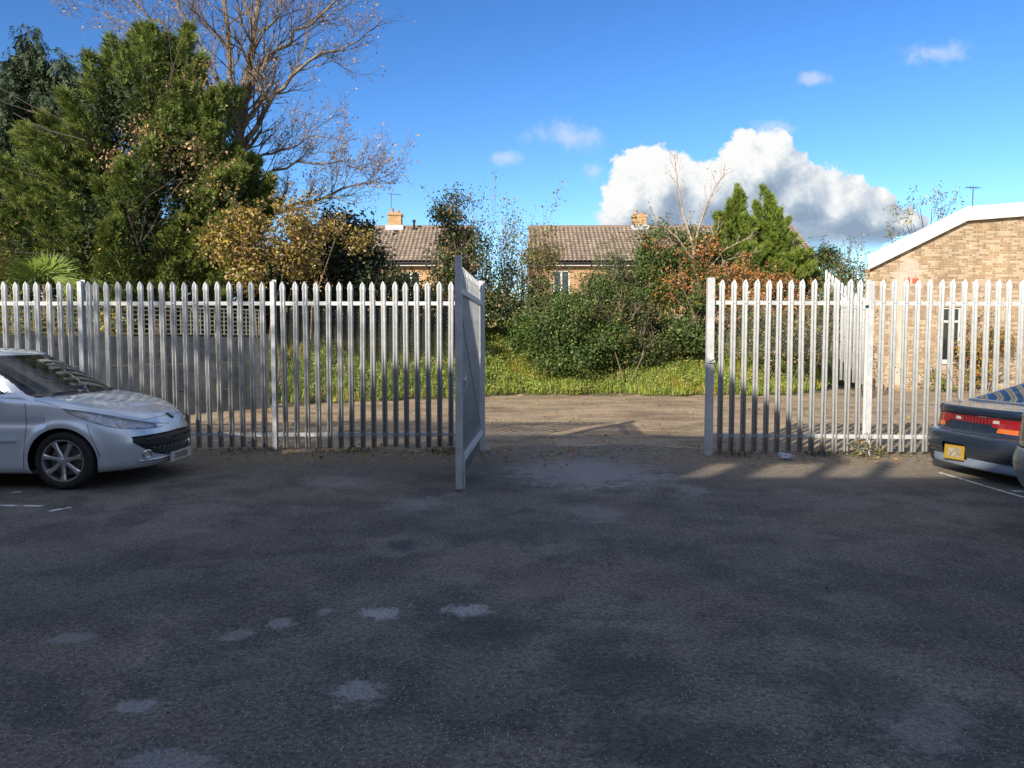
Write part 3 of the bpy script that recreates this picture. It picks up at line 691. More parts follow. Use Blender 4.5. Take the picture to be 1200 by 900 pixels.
for (a, b, c, d) in ((wx0, wx0 + .07, wz0, wz1), (wx1 - .07, wx1, wz0, wz1), (wx0 + .07, wx1 - .07, wz0, wz0 + .07), (wx0 + .07, wx1 - .07, wz1 - .07, wz1), (wx0 + .07, wx1 - .07, wz1 - .52, wz1 - .45)): wn.box(a, b, .07, .13, c, d)
win = wn.build('window', white_paint, bo); mb = MB(); mb.box(wx0 + .07, wx1 - .07, .095, .105, wz0 + .07, wz1 - .07); mb.build('pane', glass, win)
mb = MB(); mb.box(wx0 - .06, wx1 + .06, -.05, .10, wz0 - .07, wz0 - .002); mb.build('sill', white_paint, win)
mb = MB(); mb.box(wx0 + .09, (wx0 + wx1) / 2 + .05, .16, .17, wz0 + .08, wz1 - .1); mb.build('curtain', M_('pale_curtain', (.5, .52, .48), .9), win)
mb = MB(); mb.box(wx0 - .05, ex - .4, 2.5, 2.6, 0, 2.9); mb.build('inner_wall', interior, bo)
mb = MB(); mb.box(1.25, 1.33, -.01, .02, 3.35, 3.65); mb.box(1.42, 1.62, -.012, .02, 3.45, 3.62); mb.build('red_bracket', M_('faded_red', (.42, .10, .06), .7), bo)
# TV aerial standing on the roof
aer = thing('tv_aerial', 'thin dark television aerial standing on the brick building roof', 'aerial', (at(1148, 0, 28).x, 28, Zat(240, 28)))
dk = M_('aerial_metal', (.10, .10, .11), .5, .5); h_ = Zat(219, 28) - Zat(240, 28)
mb = MB(); mb.tube([(0, 0, -.6), (0, 0, h_)], .018, 6); mb.build('mast', dk, aer)
mb = MB(); mb.tube([(-.28, -.05, h_ - .02), (.28, .05, h_ - .03)], .012, 5)
for i in range(7): mb.tube([(-.26 + i * .085, -.12, h_ - .02 - .005 * i), (-.26 + i * .085, .14, h_ - .02)], .007, 4)
for i in range(3): mb.tube([(-.1 + .1 * i, 0, h_ - .1), (-.1 + .1 * i, 0, h_ + .06)], .007, 4)
mb.build('antenna', dk, aer)

# ------------------------------------------------------------------ houses behind
def tile_roof(name, x0, x1, ye, ze_, yr, zr, parent, pal_, seed):
    rows = 15; tw = .24; cols_ = int((x1 - x0) / tw); sub = 6; rng = np.random.default_rng(seed); V = []; Fc = []; C = []
    nx = cols_ * sub + 1; dn = Vector((0, ye - yr, zr - ze_)); dy = Vector((0, -(zr - ze_), abs(yr - ye))).normalized()
    nrm_ = Vector((0, -(zr - ze_) * (1 if yr > ye else -1), abs(yr - ye))).normalized()
    for r in range(rows):
        for e in (0, 1):
            t = (r + e) / rows; lift = .05 if e == 0 else .0
            for i in range(nx):
                ph = (i / sub) % 1; wv = .07 * abs(math.cos(math.pi * ph)) ** .9
                b = Vector((x0 + (x1 - x0) * i / (nx - 1), ye + (yr - ye) * t, ze_ + (zr - ze_) * t)) + nrm_ * (wv + lift); V.append(b[:])
    for r in range(rows):
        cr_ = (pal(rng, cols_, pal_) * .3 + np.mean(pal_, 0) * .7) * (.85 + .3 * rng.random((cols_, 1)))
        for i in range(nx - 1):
            a = (2 * r) * nx + i; Fc.append((a, a + 1, a + nx + 1, a + nx)); C.append(cr_[min(cols_ - 1, i // sub)] * (1.35, 1.0, .48, .48, 1.0, 1.35)[i % sub])  # crests lightened, valleys darkened: column shading painted into the tile colour
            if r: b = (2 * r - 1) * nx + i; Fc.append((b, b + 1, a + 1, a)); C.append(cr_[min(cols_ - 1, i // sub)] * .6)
    return place(D.objects.new(name, npmesh(name, V, Fc, tile_m, np.array(C))), parent)
TILE = [(.19, .145, .115), (.26, .205, .165), (.16, .12, .10), (.32, .26, .21), (.13, .10, .08)]
def chimney(parent, x_, y_, z0, z1, w_, pots=2):
    mb = MB(); mb.box(x_ - w_ / 2, x_ + w_ / 2, y_ - .3, y_ + .3, z0 - .5, z1); ch = mb.build('chimney', red_brick, parent)
    mb = MB(); mb.box(x_ - w_ / 2 - .05, x_ + w_ / 2 + .05, y_ - .35, y_ + .35, z1 - .16, z1 - .04); mb.build('brick_course', red_brick, ch)
    mb = MB(); mb.box(x_ - w_ / 2 - .14, x_ + w_ / 2 + .14, y_ - .42, y_ + .42, z0 - .3, z0 + .10); mb.build('flashing', lead, ch)
    for i in range(pots):
        xx = x_ + (i - (pots - 1) / 2) * .34; mb = MB(); mb.lathe([(.11, z1 - .04), (.12, z1 + .02), (.09, z1 + .06), (.09, z1 + .12 + .12 * (i == 0)), (.12, z1 + .15 + .12 * (i == 0)), (.07, z1 + .16 + .12 * (i == 0))], 12, 'z', Matrix.Translation((xx, y_, 0)))
        mb.build('chimney_pot', M_('clay_pot', (.34, .22, .13), .8), ch, smooth=True)
YH = 40.0
def house(label, pxa, pxb, seed, chim, wins, base=2.1):
    xa, xb = Xat(pxa, YH), Xat(pxb, YH); ze_ = Zat(307, YH); zr = Zat(267, YH + 4.2)
    t = thing('brick_house', label, 'house', ((xa + xb) / 2, YH, base)); cx = (xa + xb) / 2
    xa -= cx; xb -= cx; ze_ -= base; zr -= base
    mb = MB(); fx = YH
    for (o0, o1, p0, p1) in []: pass
    # front wall with openings
    ws = sorted([(Xat(a, YH) - cx, Xat(b, YH) - cx, Zat(d, YH) - base, Zat(c, YH) - base) for (a, b, c, d) in wins]); cur = xa
    y0 = .35
    for (a, b, z0, z1) in ws:
        mb.box(cur, a, y0, y0 + .28, 0, ze_ + .05); mb.box(a, b, y0, y0 + .28, 0, z0); mb.box(a, b, y0, y0 + .28, z1, ze_ + .05); cur = b
    mb.box(cur, xb, y0, y0 + .28, 0, ze_ + .05)
    for xx in (xa, xb - .28):   # gable walls
        pts = [(y0 + .282, 0), (8.05, 0), (8.05, ze_), (4.2, zr - .12), (y0 + .282, ze_ + .02)]
        k_ = len(pts); vs = [(xx, p[0], p[1]) for p in pts] + [(xx + .28, p[0], p[1]) for p in pts]
        mb.add(vs, [tuple(range(k_)), tuple(range(2 * k_ - 1, k_ - 1, -1))] + [(i, (i + 1) % k_, (i + 1) % k_ + k_, i + k_) for i in range(k_)])
    mb.box(xa + .28, xb - .28, 7.77, 8.05, 0, ze_)
    mb.build('wall', red_brick, t)
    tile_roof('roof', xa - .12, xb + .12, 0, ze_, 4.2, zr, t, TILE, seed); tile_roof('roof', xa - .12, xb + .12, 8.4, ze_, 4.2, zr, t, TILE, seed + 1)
    mb = MB(); mb.tube([(xa - .14, 4.2, zr + .03), (xb + .14, 4.2, zr + .03)], .12, 8); mb.build('ridge_tiles', M_('ridge_tile', (.20, .14, .11), .9), t)
    mb = MB(); mb.box(xa - .1, xb + .1, .02, .05, ze_ - .2, ze_ - .01); mb.build('fascia', white_paint, t)
    mb = MB(); mb.box(xa - .1, xb + .1, .052, y0 - .002, ze_ - .19, ze_ - .16); mb.build('soffit', white_paint, t)
    mb = MB(); mb.tube([(xa - .12, -.05, ze_ - .06), (xb + .12, -.05, ze_ - .06)], .06, 8); mb.build('gutter', black_pl, t)
    for xx in (xa - .13, xb + .10):
        mb = MB(); mb.add([(xx, 0, ze_ - .12), (xx, 4.2, zr - .12), (xx, 4.2, zr - .0), (xx, 0, ze_), (xx + .03, 0, ze_ - .12), (xx + .03, 4.2, zr - .12), (xx + .03, 4.2, zr), (xx + .03, 0, ze_)], [(0, 1, 2, 3), (7, 6, 5, 4), (0, 4, 5, 1), (1, 5, 6, 2), (2, 6, 7, 3), (3, 7, 4, 0)]); mb.build('bargeboard', white_paint, t)
    for (a, b, z0, z1) in ws:
        q = MB(); f_ = .07; m_ = (a + b) / 2
        for (c, d, e, g) in ((a, a + f_, z0, z1), (b - f_, b, z0, z1), (a + f_, b - f_, z0, z0 + f_), (a + f_, b - f_, z1 - f_, z1), (m_ - .05, m_ + .05, z0 + f_, z1 - f_)): q.box(c, d, y0 + .05, y0 + .12, e, g)
        wi = q.build('window', white_paint, t); g_ = MB(); g_.box(a + f_, b - f_, y0 + .09, y0 + .10, z0 + f_, z1 - f_); g_.build('pane', glass, wi)
        g_ = MB(); g_.box(a + .1, m_ - .06, y0 + .30, y0 + .31, z0 + .1, z1 - .1); g_.build('curtain', M_('net_curtain', (.6, .6, .58), .9), wi)
    for (pa, pb, pt, pots) in chim:
        xc = Xat((pa + pb) / 2, YH + 4.2) - cx; wd = (pb - pa) / F * 44.2; chimney(t, xc, 4.2, zr, Zat(pt, YH + 4.2) - base, wd, pots)
    return t, zr, cx
house('long orange brick house with brown tiled roof and one chimney, seen above the right bushes', 624, 958, 5, [(740, 755, 252, 2)], [(648, 668, 316, 372), (742, 766, 318, 372), (850, 880, 318, 372)])
h2, zr, cx = house('house with brown tiled roof mostly hidden behind the dark hedge at left', 330, 548, 15, [(457, 472, 250, 2), (343, 359, 253, 1)], [(470, 492, 318, 372)])
mb = MB(); mb.lathe([(.06, 0), (.06, .55), (.10, .56), (.10, .66), (.02, .70)], 10, 'z', Matrix.Translation((Xat(486, 43.6) - cx, 3.7, zr - .3))); mb.build('flue_pipe', black_pl, h2, smooth=True)
mb = MB(); hz = Zat(227, 44.2) - 2.1; xx = Xat(458, 44.2) - cx; mb.tube([(xx + .1, 4.2, zr + .8), (xx + .1, 4.2, hz)], .02, 5); mb.tube([(xx - .1, 4.2, hz), (xx + .7, 4.3, hz - .05)], .014, 5)
for i in range(6): mb.tube([(xx + .1 * i, 4.05, hz - .01), (xx + .1 * i, 4.45, hz - .01)], .008, 4)
mb.build('aerial', dk, h2)

# ------------------------------------------------------------------ unseen block set behind the camera so its shadow covers the car park
YK = -4.0; TA, TE = math.tan(SUN_AZ), math.tan(SUN_EL) / math.cos(SUN_AZ)      # sideways and downward run of a sun ray per metre of Y
def shade_from(X, Y, z): return (X - (Y - YK) * TA, z + (Y - YK) * TE)      # where on the block's front plane a ray to (X, Y, z) passes
H0 = shade_from(0, 8.45, 0)[1]
bk = thing('flat_roofed_occluder', 'long unseen brick block behind the viewer with an added shadow-shaping screen on top', 'building', (0, YK, 0))
mb = MB(); mb.box(-48, 14, -9, 0, -.1, H0); mb.build('wall', red_brick, bk)
hp = [shade_from(x_, 10.3, z_) for x_, z_ in ((-1.9, 1.35), (.5, 1.25), (2.7, 1.20), (3.6, .62), (4.45, .0))]
GAP = .72
prof = [(hp[0][0] - 1.5, H0 + GAP)] + hp + [(hp[-1][0] + .2, H0 + GAP)]
for xa_, xb_ in ((-4.6, -2.42), (-2.34, -1.5), (-1.40, 2.15), (2.9, 2.64), (3.7, 3.74), (4.4, 4.44)):
    q_ = shade_from(xa_, 9.1, 0)[0]; mb = MB(); mb.box(q_, q_ + xb_ - xa_, -.33, -.03, H0 + .002, H0 + GAP - .002); mb.build('gap_blocker', concrete, bk)  # added blockers under the screen, open only where sun streaks should pass
mb = MB(); mb.prism(prof, -.32, -.02); mb.build('shadow_screen', concrete, bk)  # added screen, its outline shaped to cast the shadow edge on the fences
for i in range(12):
    mb = MB(); mb.box(-44 + i * 4.4, -42 + i * 4.4, .0, .04, 1, 2.6); mb.box(-44 + i * 4.4, -42 + i * 4.4, .0, .04, 5, 6.6); mb.build('window', glass, bk)
cx_, cz_ = shade_from(-5.4, 8.6, 1.0)
tt = thing('sparse_tree', 'thinly leaved tree behind the viewer', 'tree', (cx_, YK + 1.6, 0)); b = Branches(44); b.grow((0, 0, 0), (0, 0, 1), cz_ - 1.5, .22, 0, taper=.7); b.mb.build('trunk', bark, tt)
place(D.objects.new('crown', crown_mesh('crown', 91, [(0, 0, cz_, 2.3, 1.3, 1.5), (-2.4, 0, cz_ - .4, 1.5, 1, 1.1), (2.2, 0, cz_ + .2, 1.3, 1, 1.2)], 400, 10, .15, .14, GREEN, leaf_m)), tt)

# ------------------------------------------------------------------ cars
def outline(xf, xr, w_, capf, nf, capr, nr, npts):
    def cap(t, c, n_): return w_ * (1 - (1 - t) ** n_) ** (1 / n_)
    ts = np.linspace(0, 1, 60) ** 1.6
    f_ = np.array([(xf + capf * t, cap(t, capf, nf)) for t in ts]); r_ = np.array([(xr - capr * t, cap(t, capr, nr)) for t in ts])[::-1]
    P = np.concatenate([f_, r_]); d = np.r_[0, np.cumsum(np.hypot(*np.diff(P, axis=0).T))]
    s_ = np.linspace(0, d[-1], npts); return np.stack([np.interp(s_, d, P[:, 0]), np.interp(s_, d, P[:, 1])], 1)
def catmull(K, m_):
    K = np.array(K); n_ = len(K); out = []
    for i in range(n_ - 1):
        p0, p1, p2, p3 = K[max(i - 1, 0)], K[i], K[i + 1], K[min(i + 2, n_ - 1)]
        k_ = max(2, int(m_[i])) if hasattr(m_, '__len__') else m_
        for t in np.arange(k_) / k_:
            out.append(.5 * ((2 * p1) + (p2 - p0) * t + (2 * p0 - 5 * p1 + 4 * p2 - p3) * t * t + (3 * p1 - p0 - 3 * p2 + p3) * t ** 3))
    out.append(K[-1]); return np.array(out)
def stack(levels, npts, step=.013, linear=False):
    """levels: (xf, xr, w, capf, nf, capr, nr, [(x,z)...]) -> full grid (rows, columns, 3)"""
    L = []
    for (xf, xr, w_, cf, nf, cr_, nr, zs) in levels:
        o = outline(xf, xr, max(w_, 1e-4), cf, nf, cr_, nr, npts); zx = np.array(zs, float).reshape(-1, 2)
        L.append(np.c_[o, np.interp(o[:, 0], zx[:, 0], zx[:, 1])])
    L = np.array(L); m_ = [np.ceil(np.percentile(np.linalg.norm(L[i + 1] - L[i], axis=1), 80) / step) for i in range(len(L) - 1)]
    if linear:
        G = []
        for i in range(len(L) - 1):
            for t in np.arange(max(2, int(m_[i]))) / max(2, int(m_[i])): G.append(L[i] * (1 - t) + L[i + 1] * t)
        G.append(L[-1]); G = np.array(G)
    else: G = catmull(L, m_)
    mir = G[:, -2:0:-1].copy(); mir[:, :, 1] *= -1
    return np.concatenate([G, mir], 1)
SIDED = ('headlight', 'tail_lamp', 'amber_lamp', 'reversing_lamp', 'side_window', 'shut_line')
def split_grid(G, masks, mats, body_mat, parent, body_name='body', push=.0, extra_drop=None):
    """masks: list of (name, fn(cx,cy,cz)->bool array, material, offset). Faces go to the first mask that claims them; None drops them"""
    r, c, _ = G.shape; idx = np.arange(r * c).reshape(r, c); nx = np.roll(idx, -1, 1)
    Fc = np.stack([idx[:-1], nx[:-1], nx[1:], idx[1:]], -1).reshape(-1, 4); V = G.reshape(-1, 3)
    cen = V[Fc].mean(1); owner = np.full(len(Fc), -1)
    nr_ = np.cross(V[Fc[:, 2]] - V[Fc[:, 0]], V[Fc[:, 3]] - V[Fc[:, 1]]); nr_ /= np.linalg.norm(nr_, axis=1, keepdims=True) + 1e-12
    vn = np.zeros_like(V); 
    for k_ in range(4): np.add.at(vn, Fc[:, k_], nr_)
    vn /= np.linalg.norm(vn, axis=1, keepdims=True) + 1e-12
    if (vn * (V - V.mean(0))).sum() < 0: vn = -vn; Fc = Fc[:, ::-1]
    for i, (nm, fn, mt, off) in enumerate(masks):
        s_ = fn(cen[:, 0], cen[:, 1], cen[:, 2]) & (owner == -1); owner[s_] = i
    out = {}
    for i, (nm, mt, off) in [(-1, (body_name, body_mat, 0))] + [(i, (m_[0], m_[2], m_[3])) for i, m_ in enumerate(masks)]:
        if nm is None: continue
        f_all = Fc[owner == i]
        if len(f_all) == 0: continue
        cy_ = V[f_all].mean(1)[:, 1]; two = nm in SIDED and (np.abs(cy_).min() > .05)
        for f_ in ((f_all[cy_ > 0], f_all[cy_ < 0]) if two else (f_all,)):
          if len(f_) == 0: continue
          u_, inv = np.unique(f_, return_inverse=True); vv = V[u_] + vn[u_] * off
          o = D.objects.new(nm, npmesh(nm, vv, inv.reshape(-1, 4), mt, smooth=True)); place(o, parent); out.setdefault(nm, []).append(o)
    return out, (V, Fc, cen, owner, vn)
def inpoly(px, pz, poly):
    ins = np.zeros(px.shape, bool); n_ = len(poly); j = n_ - 1
    for i in range(n_):
        xi, zi = poly[i]; xj, zj = poly[j]
        ins ^= ((zi > pz) != (zj > pz)) & (px < (xj - xi) * (pz - zi) / (zj - zi + 1e-12) + xi); j = i
    return ins
def nearline(px, pz, poly, w_):
    d = np.full(px.shape, 9.)
    for (a, b) in zip(poly[:-1], poly[1:]):
        a = np.array(a); b = np.array(b); ab = b - a; t = np.clip(((px - a[0]) * ab[0] + (pz - a[1]) * ab[1]) / (ab @ ab), 0, 1)
        d = np.minimum(d, np.hypot(px - a[0] - t * ab[0], pz - a[1] - t * ab[1]))
    return d < w_
def arch_fix(G, cx, cz, r, flare=.014):
    x_, y_, z_ = G[..., 0], G[..., 1], G[..., 2]; d = np.hypot(x_ - cx, z_ - cz); side = np.abs(y_) > .55
    G[..., 1] += np.sign(y_) * flare * np.exp(-((d - r - .03) / .045) ** 2) * side
    near = side & (np.abs(d - r) < .008)        # snap the rim of the opening to a clean circle
    G[..., 0] = np.where(near, cx + (x_ - cx) / d * r, x_); G[..., 2] = np.where(near, cz + (z_ - cz) / d * r, z_)
def wheel(parent, x_, y_, r, rr_, side, spokes=7, mat=alloy):
    w_ = D.objects.new('wheel', None); place(w_, parent, (x_, y_, r), (0, 0, 0 if side > 0 else math.pi)); w_.empty_display_size = .1
    mb = MB(); k = 64
    mb.lathe([(rr_ - .012, -.20), (rr_ + .004, -.205), (r - .03, -.205), (r - .006, -.19), (r, -.16), (r, -.04), (r - .008, -.012), (r - .03, .004), (r - .06, .008), (rr_ + .012, .0), (rr_ - .004, -.006)], k)
    mb.build('tyre', rubber, w_, smooth=True)
    mb = MB(); mb.lathe([(rr_ - .002, -.002), (rr_ - .004, .003), (rr_ - .014, .002), (rr_ - .022, -.02), (rr_ - .03, -.17), (rr_ - .002, -.195)], k)
    for i in range(spokes):
        a = 2 * math.pi * i / spokes + .22
        for (w0, w1, d0, d1) in ((.026, .030, .012, -.006),):
            Mx = Matrix.Rotation(-a, 4, 'Y')
            vs = []
            for (rad, wd, dp) in ((.03, .024, -.010), (.08, .021, -.014), (rr_ * .62, .020, -.010), (rr_ - .02, .032, -.002)):
                for (q, z_) in ((-wd, 0), (-wd * .55, .012), (wd * .55, .012), (wd, 0), (wd * .7, -.03), (-wd * .7, -.03)): vs.append(Mx @ Vector((rad, dp + z_, q)))
            fs = [(j * 6 + i_, j * 6 + (i_ + 1) % 6, (j + 1) * 6 + (i_ + 1) % 6, (j + 1) * 6 + i_) for j in range(3) for i_ in range(6)]
            mb.add(vs, fs)
    mb.lathe([(0, .004), (.022, .004), (.03, .0), (.058, -.008), (.062, -.03), (0, -.05)], 24)
    mb.build('rim', mat, w_, smooth=False)
    mb = MB()
    for i in range(4): a = 2 * math.pi * i / 4 + .4; mb.lathe([(0, .0), (.009, .0), (.009, -.02)], 8, 'y', Matrix.Translation((.042 * math.cos(a), 0, .042 * math.sin(a))))
    mb.build('wheel_nut', black_pl, w_)
    mb = MB(); mb.lathe([(0, -.07), (rr_ * .72, -.07), (rr_ * .72, -.085), (0, -.085)], 32); mb.build('brake_disc', M_('brake_disc', (.20, .19, .18), .5, .7), w_)
    mb = MB(); mb.lathe([(0, -.15), (rr_, -.15)], 32); mb.build('wheel_well_back', interior, w_)
    return w_
def sweep_strip(pts, w_, h, name, mat, parent, smooth=True):
    mb = MB(); mb.tube(pts, h, 8); return mb.build(name, mat, parent, smooth=smooth)

# --- silver hatchback: local x runs from nose (0) to tail, nose points to world +X
W = .865
def side(z): return [(0, z), (5, z)]
car1 = thing('silver_hatchback', 'silver hatchback parked nose towards the gate at the left edge', 'car', (-3.80, 8.55, 0), math.pi)
nf = 2.25
lv = [(.34, 3.8, .62, .6, nf, .4, 3, side(.19)),
      (.16, 3.95, .79, .75, nf, .4, 3, side(.165)),
      (.065, 4.0, .85, .80, nf, .4, 3, side(.215)),
      (.02, 4.02, W, .82, nf, .4, 3, side(.33)),
      (.0, 4.03, W + .005, .82, nf, .4, 3, side(.45)),
      (.025, 4.02, W + .003, .82, nf, .4, 3, [(0, .56), (1, .60), (4, .62)]),
      (.075, 4.0, W - .008, .84, nf, .4, 3, [(0, .655), (.5, .70), (1, .74), (4, .78)]),
      (.15, 3.96, W - .035, .84, 2.3, .4, 3, [(0, .715), (.3, .76), (.6, .83), (1, .885), (1.5, .92), (4, .95)]),
      (.24, 3.92, W - .09, .84, 2.3, .4, 3, [(0, .755), (.24, .765), (.5, .835), (.8, .895), (1.1, .935), (1.6, .96), (4, .97)]),
      (.36, 3.88, W - .25, .80, 2.3, .4, 3, [(.3, .80), (.5, .85), (.8, .915), (1.1, .96), (1.6, .98), (4, .98)]),
      (.40, 3.8, .30, .5, 2.2, .3, 2.5, [(.3, .82), (.5, .865), (.8, .93), (1.1, .975), (1.6, .99), (4, .98)]),
      (.42, 3.7, .0, .2, 2, .2, 2, [(.3, .825), (.5, .87), (.8, .935), (1.1, .98), (1.6, .99), (4, .98)])]
G = stack(lv, 640, .010)
WX, WZ, WR = .845, .305, .345
arch_fix(G, WX, WZ, WR); arch_fix(G, WX + 2.54, WZ, WR)
# styling creases: sill roll, door rub strip swell, shut lines pressed in
x_, y_, z_ = G[..., 0].copy(), G[..., 1].copy(), G[..., 2].copy(); sd = np.abs(y_) > .6
G[..., 1] += np.sign(y_) * (-.016) * np.exp(-((z_ - .70) / .05) ** 2) * sd * ((x_ > 1.0) & (x_ < 3.6))
HL = [(.84, .845), (.62, .812), (.40, .752), (.22, .69), (.06, .625), (.075, .60), (.20, .607), (.36, .635), (.54, .695), (.74, .785)]
def m_arch(x, y, z): return (np.abs(y) > .5) & ((np.hypot(x - WX, z - WZ) < WR) | (np.hypot(x - WX - 2.54, z - WZ) < WR))
def gr_z(y): return .515 - .10 * (np.abs(y) / .66) ** 2.5 * 0
def m_grille(x, y, z):
    a = np.abs(y) / .64; return (x < .5) & (a < 1) & (z < .545 - .02 * a) & (z > .285 + .19 * a ** 3.2)
def m_head(x, y, z): return inpoly(x, z, HL) & (np.abs(y) > .35)
def m_bar(x, y, z):
    a = np.abs(y) / .64; return (x < .5) & (a < .97) & (z < .475 - .01 * a) & (z > .405 + .05 * a ** 3)
def m_shut(x, y, z):
    s_ = (np.abs(y) > .6) & (nearline(x, z, [(1.22, .22), (1.20, .60), (1.21, .95)], .006) | nearline(x, z, [(2.42, .25), (2.44, .98)], .006))
    s_ |= (np.abs(y) > .5) & nearline(x, z, [(.50, .40), (.56, .56), (.60, .70)], .004) & (x < .7)
    s_ |= nearline(x, z, [(.84, .86), (.95, .90), (1.16, .935)], .006) & (np.abs(y) > .6)
    s_ |= (np.abs(y) > .3) & (x < .85) & nearline(x, z, [(.84, .858), (.62, .824), (.40, .765), (.25, .712)], .004)
    s_ |= (np.abs(y) <= .52) & nearline(x, z, [(.10, .685), (.24, .705)], .0045) & (x < .3) & (np.abs(z - .70 - .0 * y) < .006)
    return s_
def m_low(x, y, z): return (z < .20) & (np.abs(y) < 2) & (x > 1.15)
parts, info = split_grid(G, [(None, m_arch, None, 0), ('bumper_strip', m_bar, black_pl, .012), ('grille_recess', m_grille, black_pl, -.03), ('headlight', m_head, lens, .003), ('sill', m_low, silver, .0)], None, silver, car1)
hl_back = []
Vv, Ff, cen, own, vn = info
f_ = Ff[own == 3]

for hp_, sg in zip(parts['headlight'], (1, -1)):
    ff = f_[(Vv[f_].mean(1)[:, 1] * sg) > 0]; u2, inv2 = np.unique(ff, return_inverse=True)
    place(D.objects.new('headlight_bowl', npmesh('headlight_bowl', Vv[u2] - vn[u2] * .03, inv2.reshape(-1, 4), reflector, smooth=True)), hp_)
def surf_pt(x0, z0, sgn=1):
    k_ = np.argmin((Vv[:, 0] - x0) ** 2 + (Vv[:, 2] - z0) ** 2 + 10 * (Vv[:, 1] * sgn < 0)); p_ = Vector(Vv[k_]); n_ = Vector(vn[k_]); dx_, dz_ = x0 - p_.x, z0 - p_.z
    if abs(n_.y) > .25: p_ = Vector((x0, p_.y - (n_.x * dx_ + n_.z * dz_) / n_.y, z0))
    return p_, n_
for sg in (1, -1):
    for (a, c, rad) in ((.50, .735, .040), (.33, .69, .036), (.20, .65, .026), (.64, .785, .022)):
        p_, n_ = surf_pt(a, c, sg); q = n_.to_track_quat('Z', 'Y').to_matrix().to_4x4()
        mb = MB(); mb.lathe([(0, -.052), (rad * .3, -.050), (rad * .75, -.036), (rad, -.018), (rad + .004, -.014), (rad + .006, -.03)], 20, 'z', Matrix.Translation(p_) @ q)
        mb.build('lamp_bowl', chrome, parts['headlight'][0 if sg > 0 else 1], smooth=True)
# grille slats, follow the nose in plan
def nose_pt(y_, z_, off=0):
    k_ = np.argmin((Vv[:, 1] - y_) ** 2 + (Vv[:, 2] - z_) ** 2 + 10 * (Vv[:, 0] > 1.0)); p_ = Vector(Vv[k_]); n_ = Vector(vn[k_])
    if abs(n_.x) > .3: p_ = Vector((p_.x - (n_.y * (y_ - p_.y) + n_.z * (z_ - p_.z)) / n_.x, y_, z_))
    return p_ + n_ * off
for z0, yl in ((.515, .46), (.493, .52), (.385, .47), (.36, .44), (.335, .38), (.312, .30)):
    sweep_strip([nose_pt(y_, z0, -.012) for y_ in np.linspace(-yl, yl, 25)], 0, .004, 'grille_slat', M_('grille_grey', (.16, .165, .175), .35, .5), car1)
for yv in np.linspace(-.42, .42, 13):
    sweep_strip([nose_pt(yv, z_, -.014) for z_ in (.32 + .10 * (abs(yv) / .5) ** 3, .36, .40)], 0, .003, 'grille_bar', galv, car1)
for sg in (1, -1):
    p_ = nose_pt(.50 * sg, .325, .0); nv = (nose_pt(.50 * sg, .325, .01) - p_).normalized(); q = nv.to_track_quat('Z', 'Y').to_matrix().to_4x4()
    mb = MB(); mb.lathe([(.030, .0), (.034, .012), (.046, .016), (.055, .010), (.058, -.03)], 28, 'z', Matrix.Translation(p_) @ q)
    fg = mb.build('fog_lamp', chrome, car1, smooth=True); mb = MB(); mb.lathe([(0, .008), (.03, .004)], 20, 'z', Matrix.Translation(p_) @ q); mb.build('lens', reflector, fg)
    sweep_strip([nose_pt(y_ * sg, .262 - .0 * y_, .012) for y_ in np.linspace(.10, .56, 16)], 0, .011, 'chrome_blade', chrome, car1)
    p_ = Vector((0, 0, 0))
def resamp(pl, stp=.02):
    out = []
    for a, b in zip(pl[:-1], pl[1:]):
        k_ = max(1, int(math.dist(a, b) / stp)); out += [(a[0] + (b[0] - a[0]) * i / k_, a[1] + (b[1] - a[1]) * i / k_) for i in range(k_)]
    return out + [pl[-1]]
def smooth_poly(pl, it=2):
    for _ in range(it):
        q_ = [pl[0]]
        for a, b in zip(pl[:-1], pl[1:]): q_ += [(a[0] * .75 + b[0] * .25, a[1] * .75 + b[1] * .25), (a[0] * .25 + b[0] * .75, a[1] * .25 + b[1] * .75)]
        pl = q_ + [pl[-1]]
    return pl
for sg in (1, -1):
    for nm, pl, w_ in (('shut_line', [(1.235, .23), (1.205, .55), (1.20, .80), (1.23, .93)], .0035), ('shut_line', [(2.42, .25), (2.44, .60), (2.44, .95)], .0035), ('shut_line', [(.475, .345), (.50, .45), (.545, .56), (.60, .69)], .003),
                   ('shut_line', [(.86, .862), (1.0, .905), (1.16, .935)], .003), ('headlight_seal', HL + [HL[0]], .0045)):
        P = [surf_pt(a, c, sg) for a, c in resamp(smooth_poly(pl, 1) if nm == 'shut_line' else pl)]
        mb = MB(); mb.tube([p_ + n_ * (-w_ * .35) for p_, n_ in P], w_, 6); mb.build(nm, interior, car1, smooth=True)
mb = MB(); mb.tube([nose_pt(y_, .71 - .03 * abs(y_), -.001) for y_ in np.linspace(-.46, .46, 31)], .0032, 6); mb.build('bonnet_gap', interior, car1)
gy_ = np.linspace(-1, 1, 49)
for fz in (lambda a: .545 - .02 * a, lambda a: .285 + .19 * a ** 3.2):
    mb = MB(); mb.tube([nose_pt(.64 * t_, fz(abs(t_)), .0) for t_ in gy_], .006, 6); mb.build('grille_trim', black_pl, car1, smooth=True)
# number plate (its writing is blurred in the photograph)
mb = MB(); mb.box(-.012, .0, -.26, .26, -.055, .055); mb.build('number_plate', plate_w, car1, bevel=.003, loc=(-.0, 0, .255), rot=(0, -.06, 0))
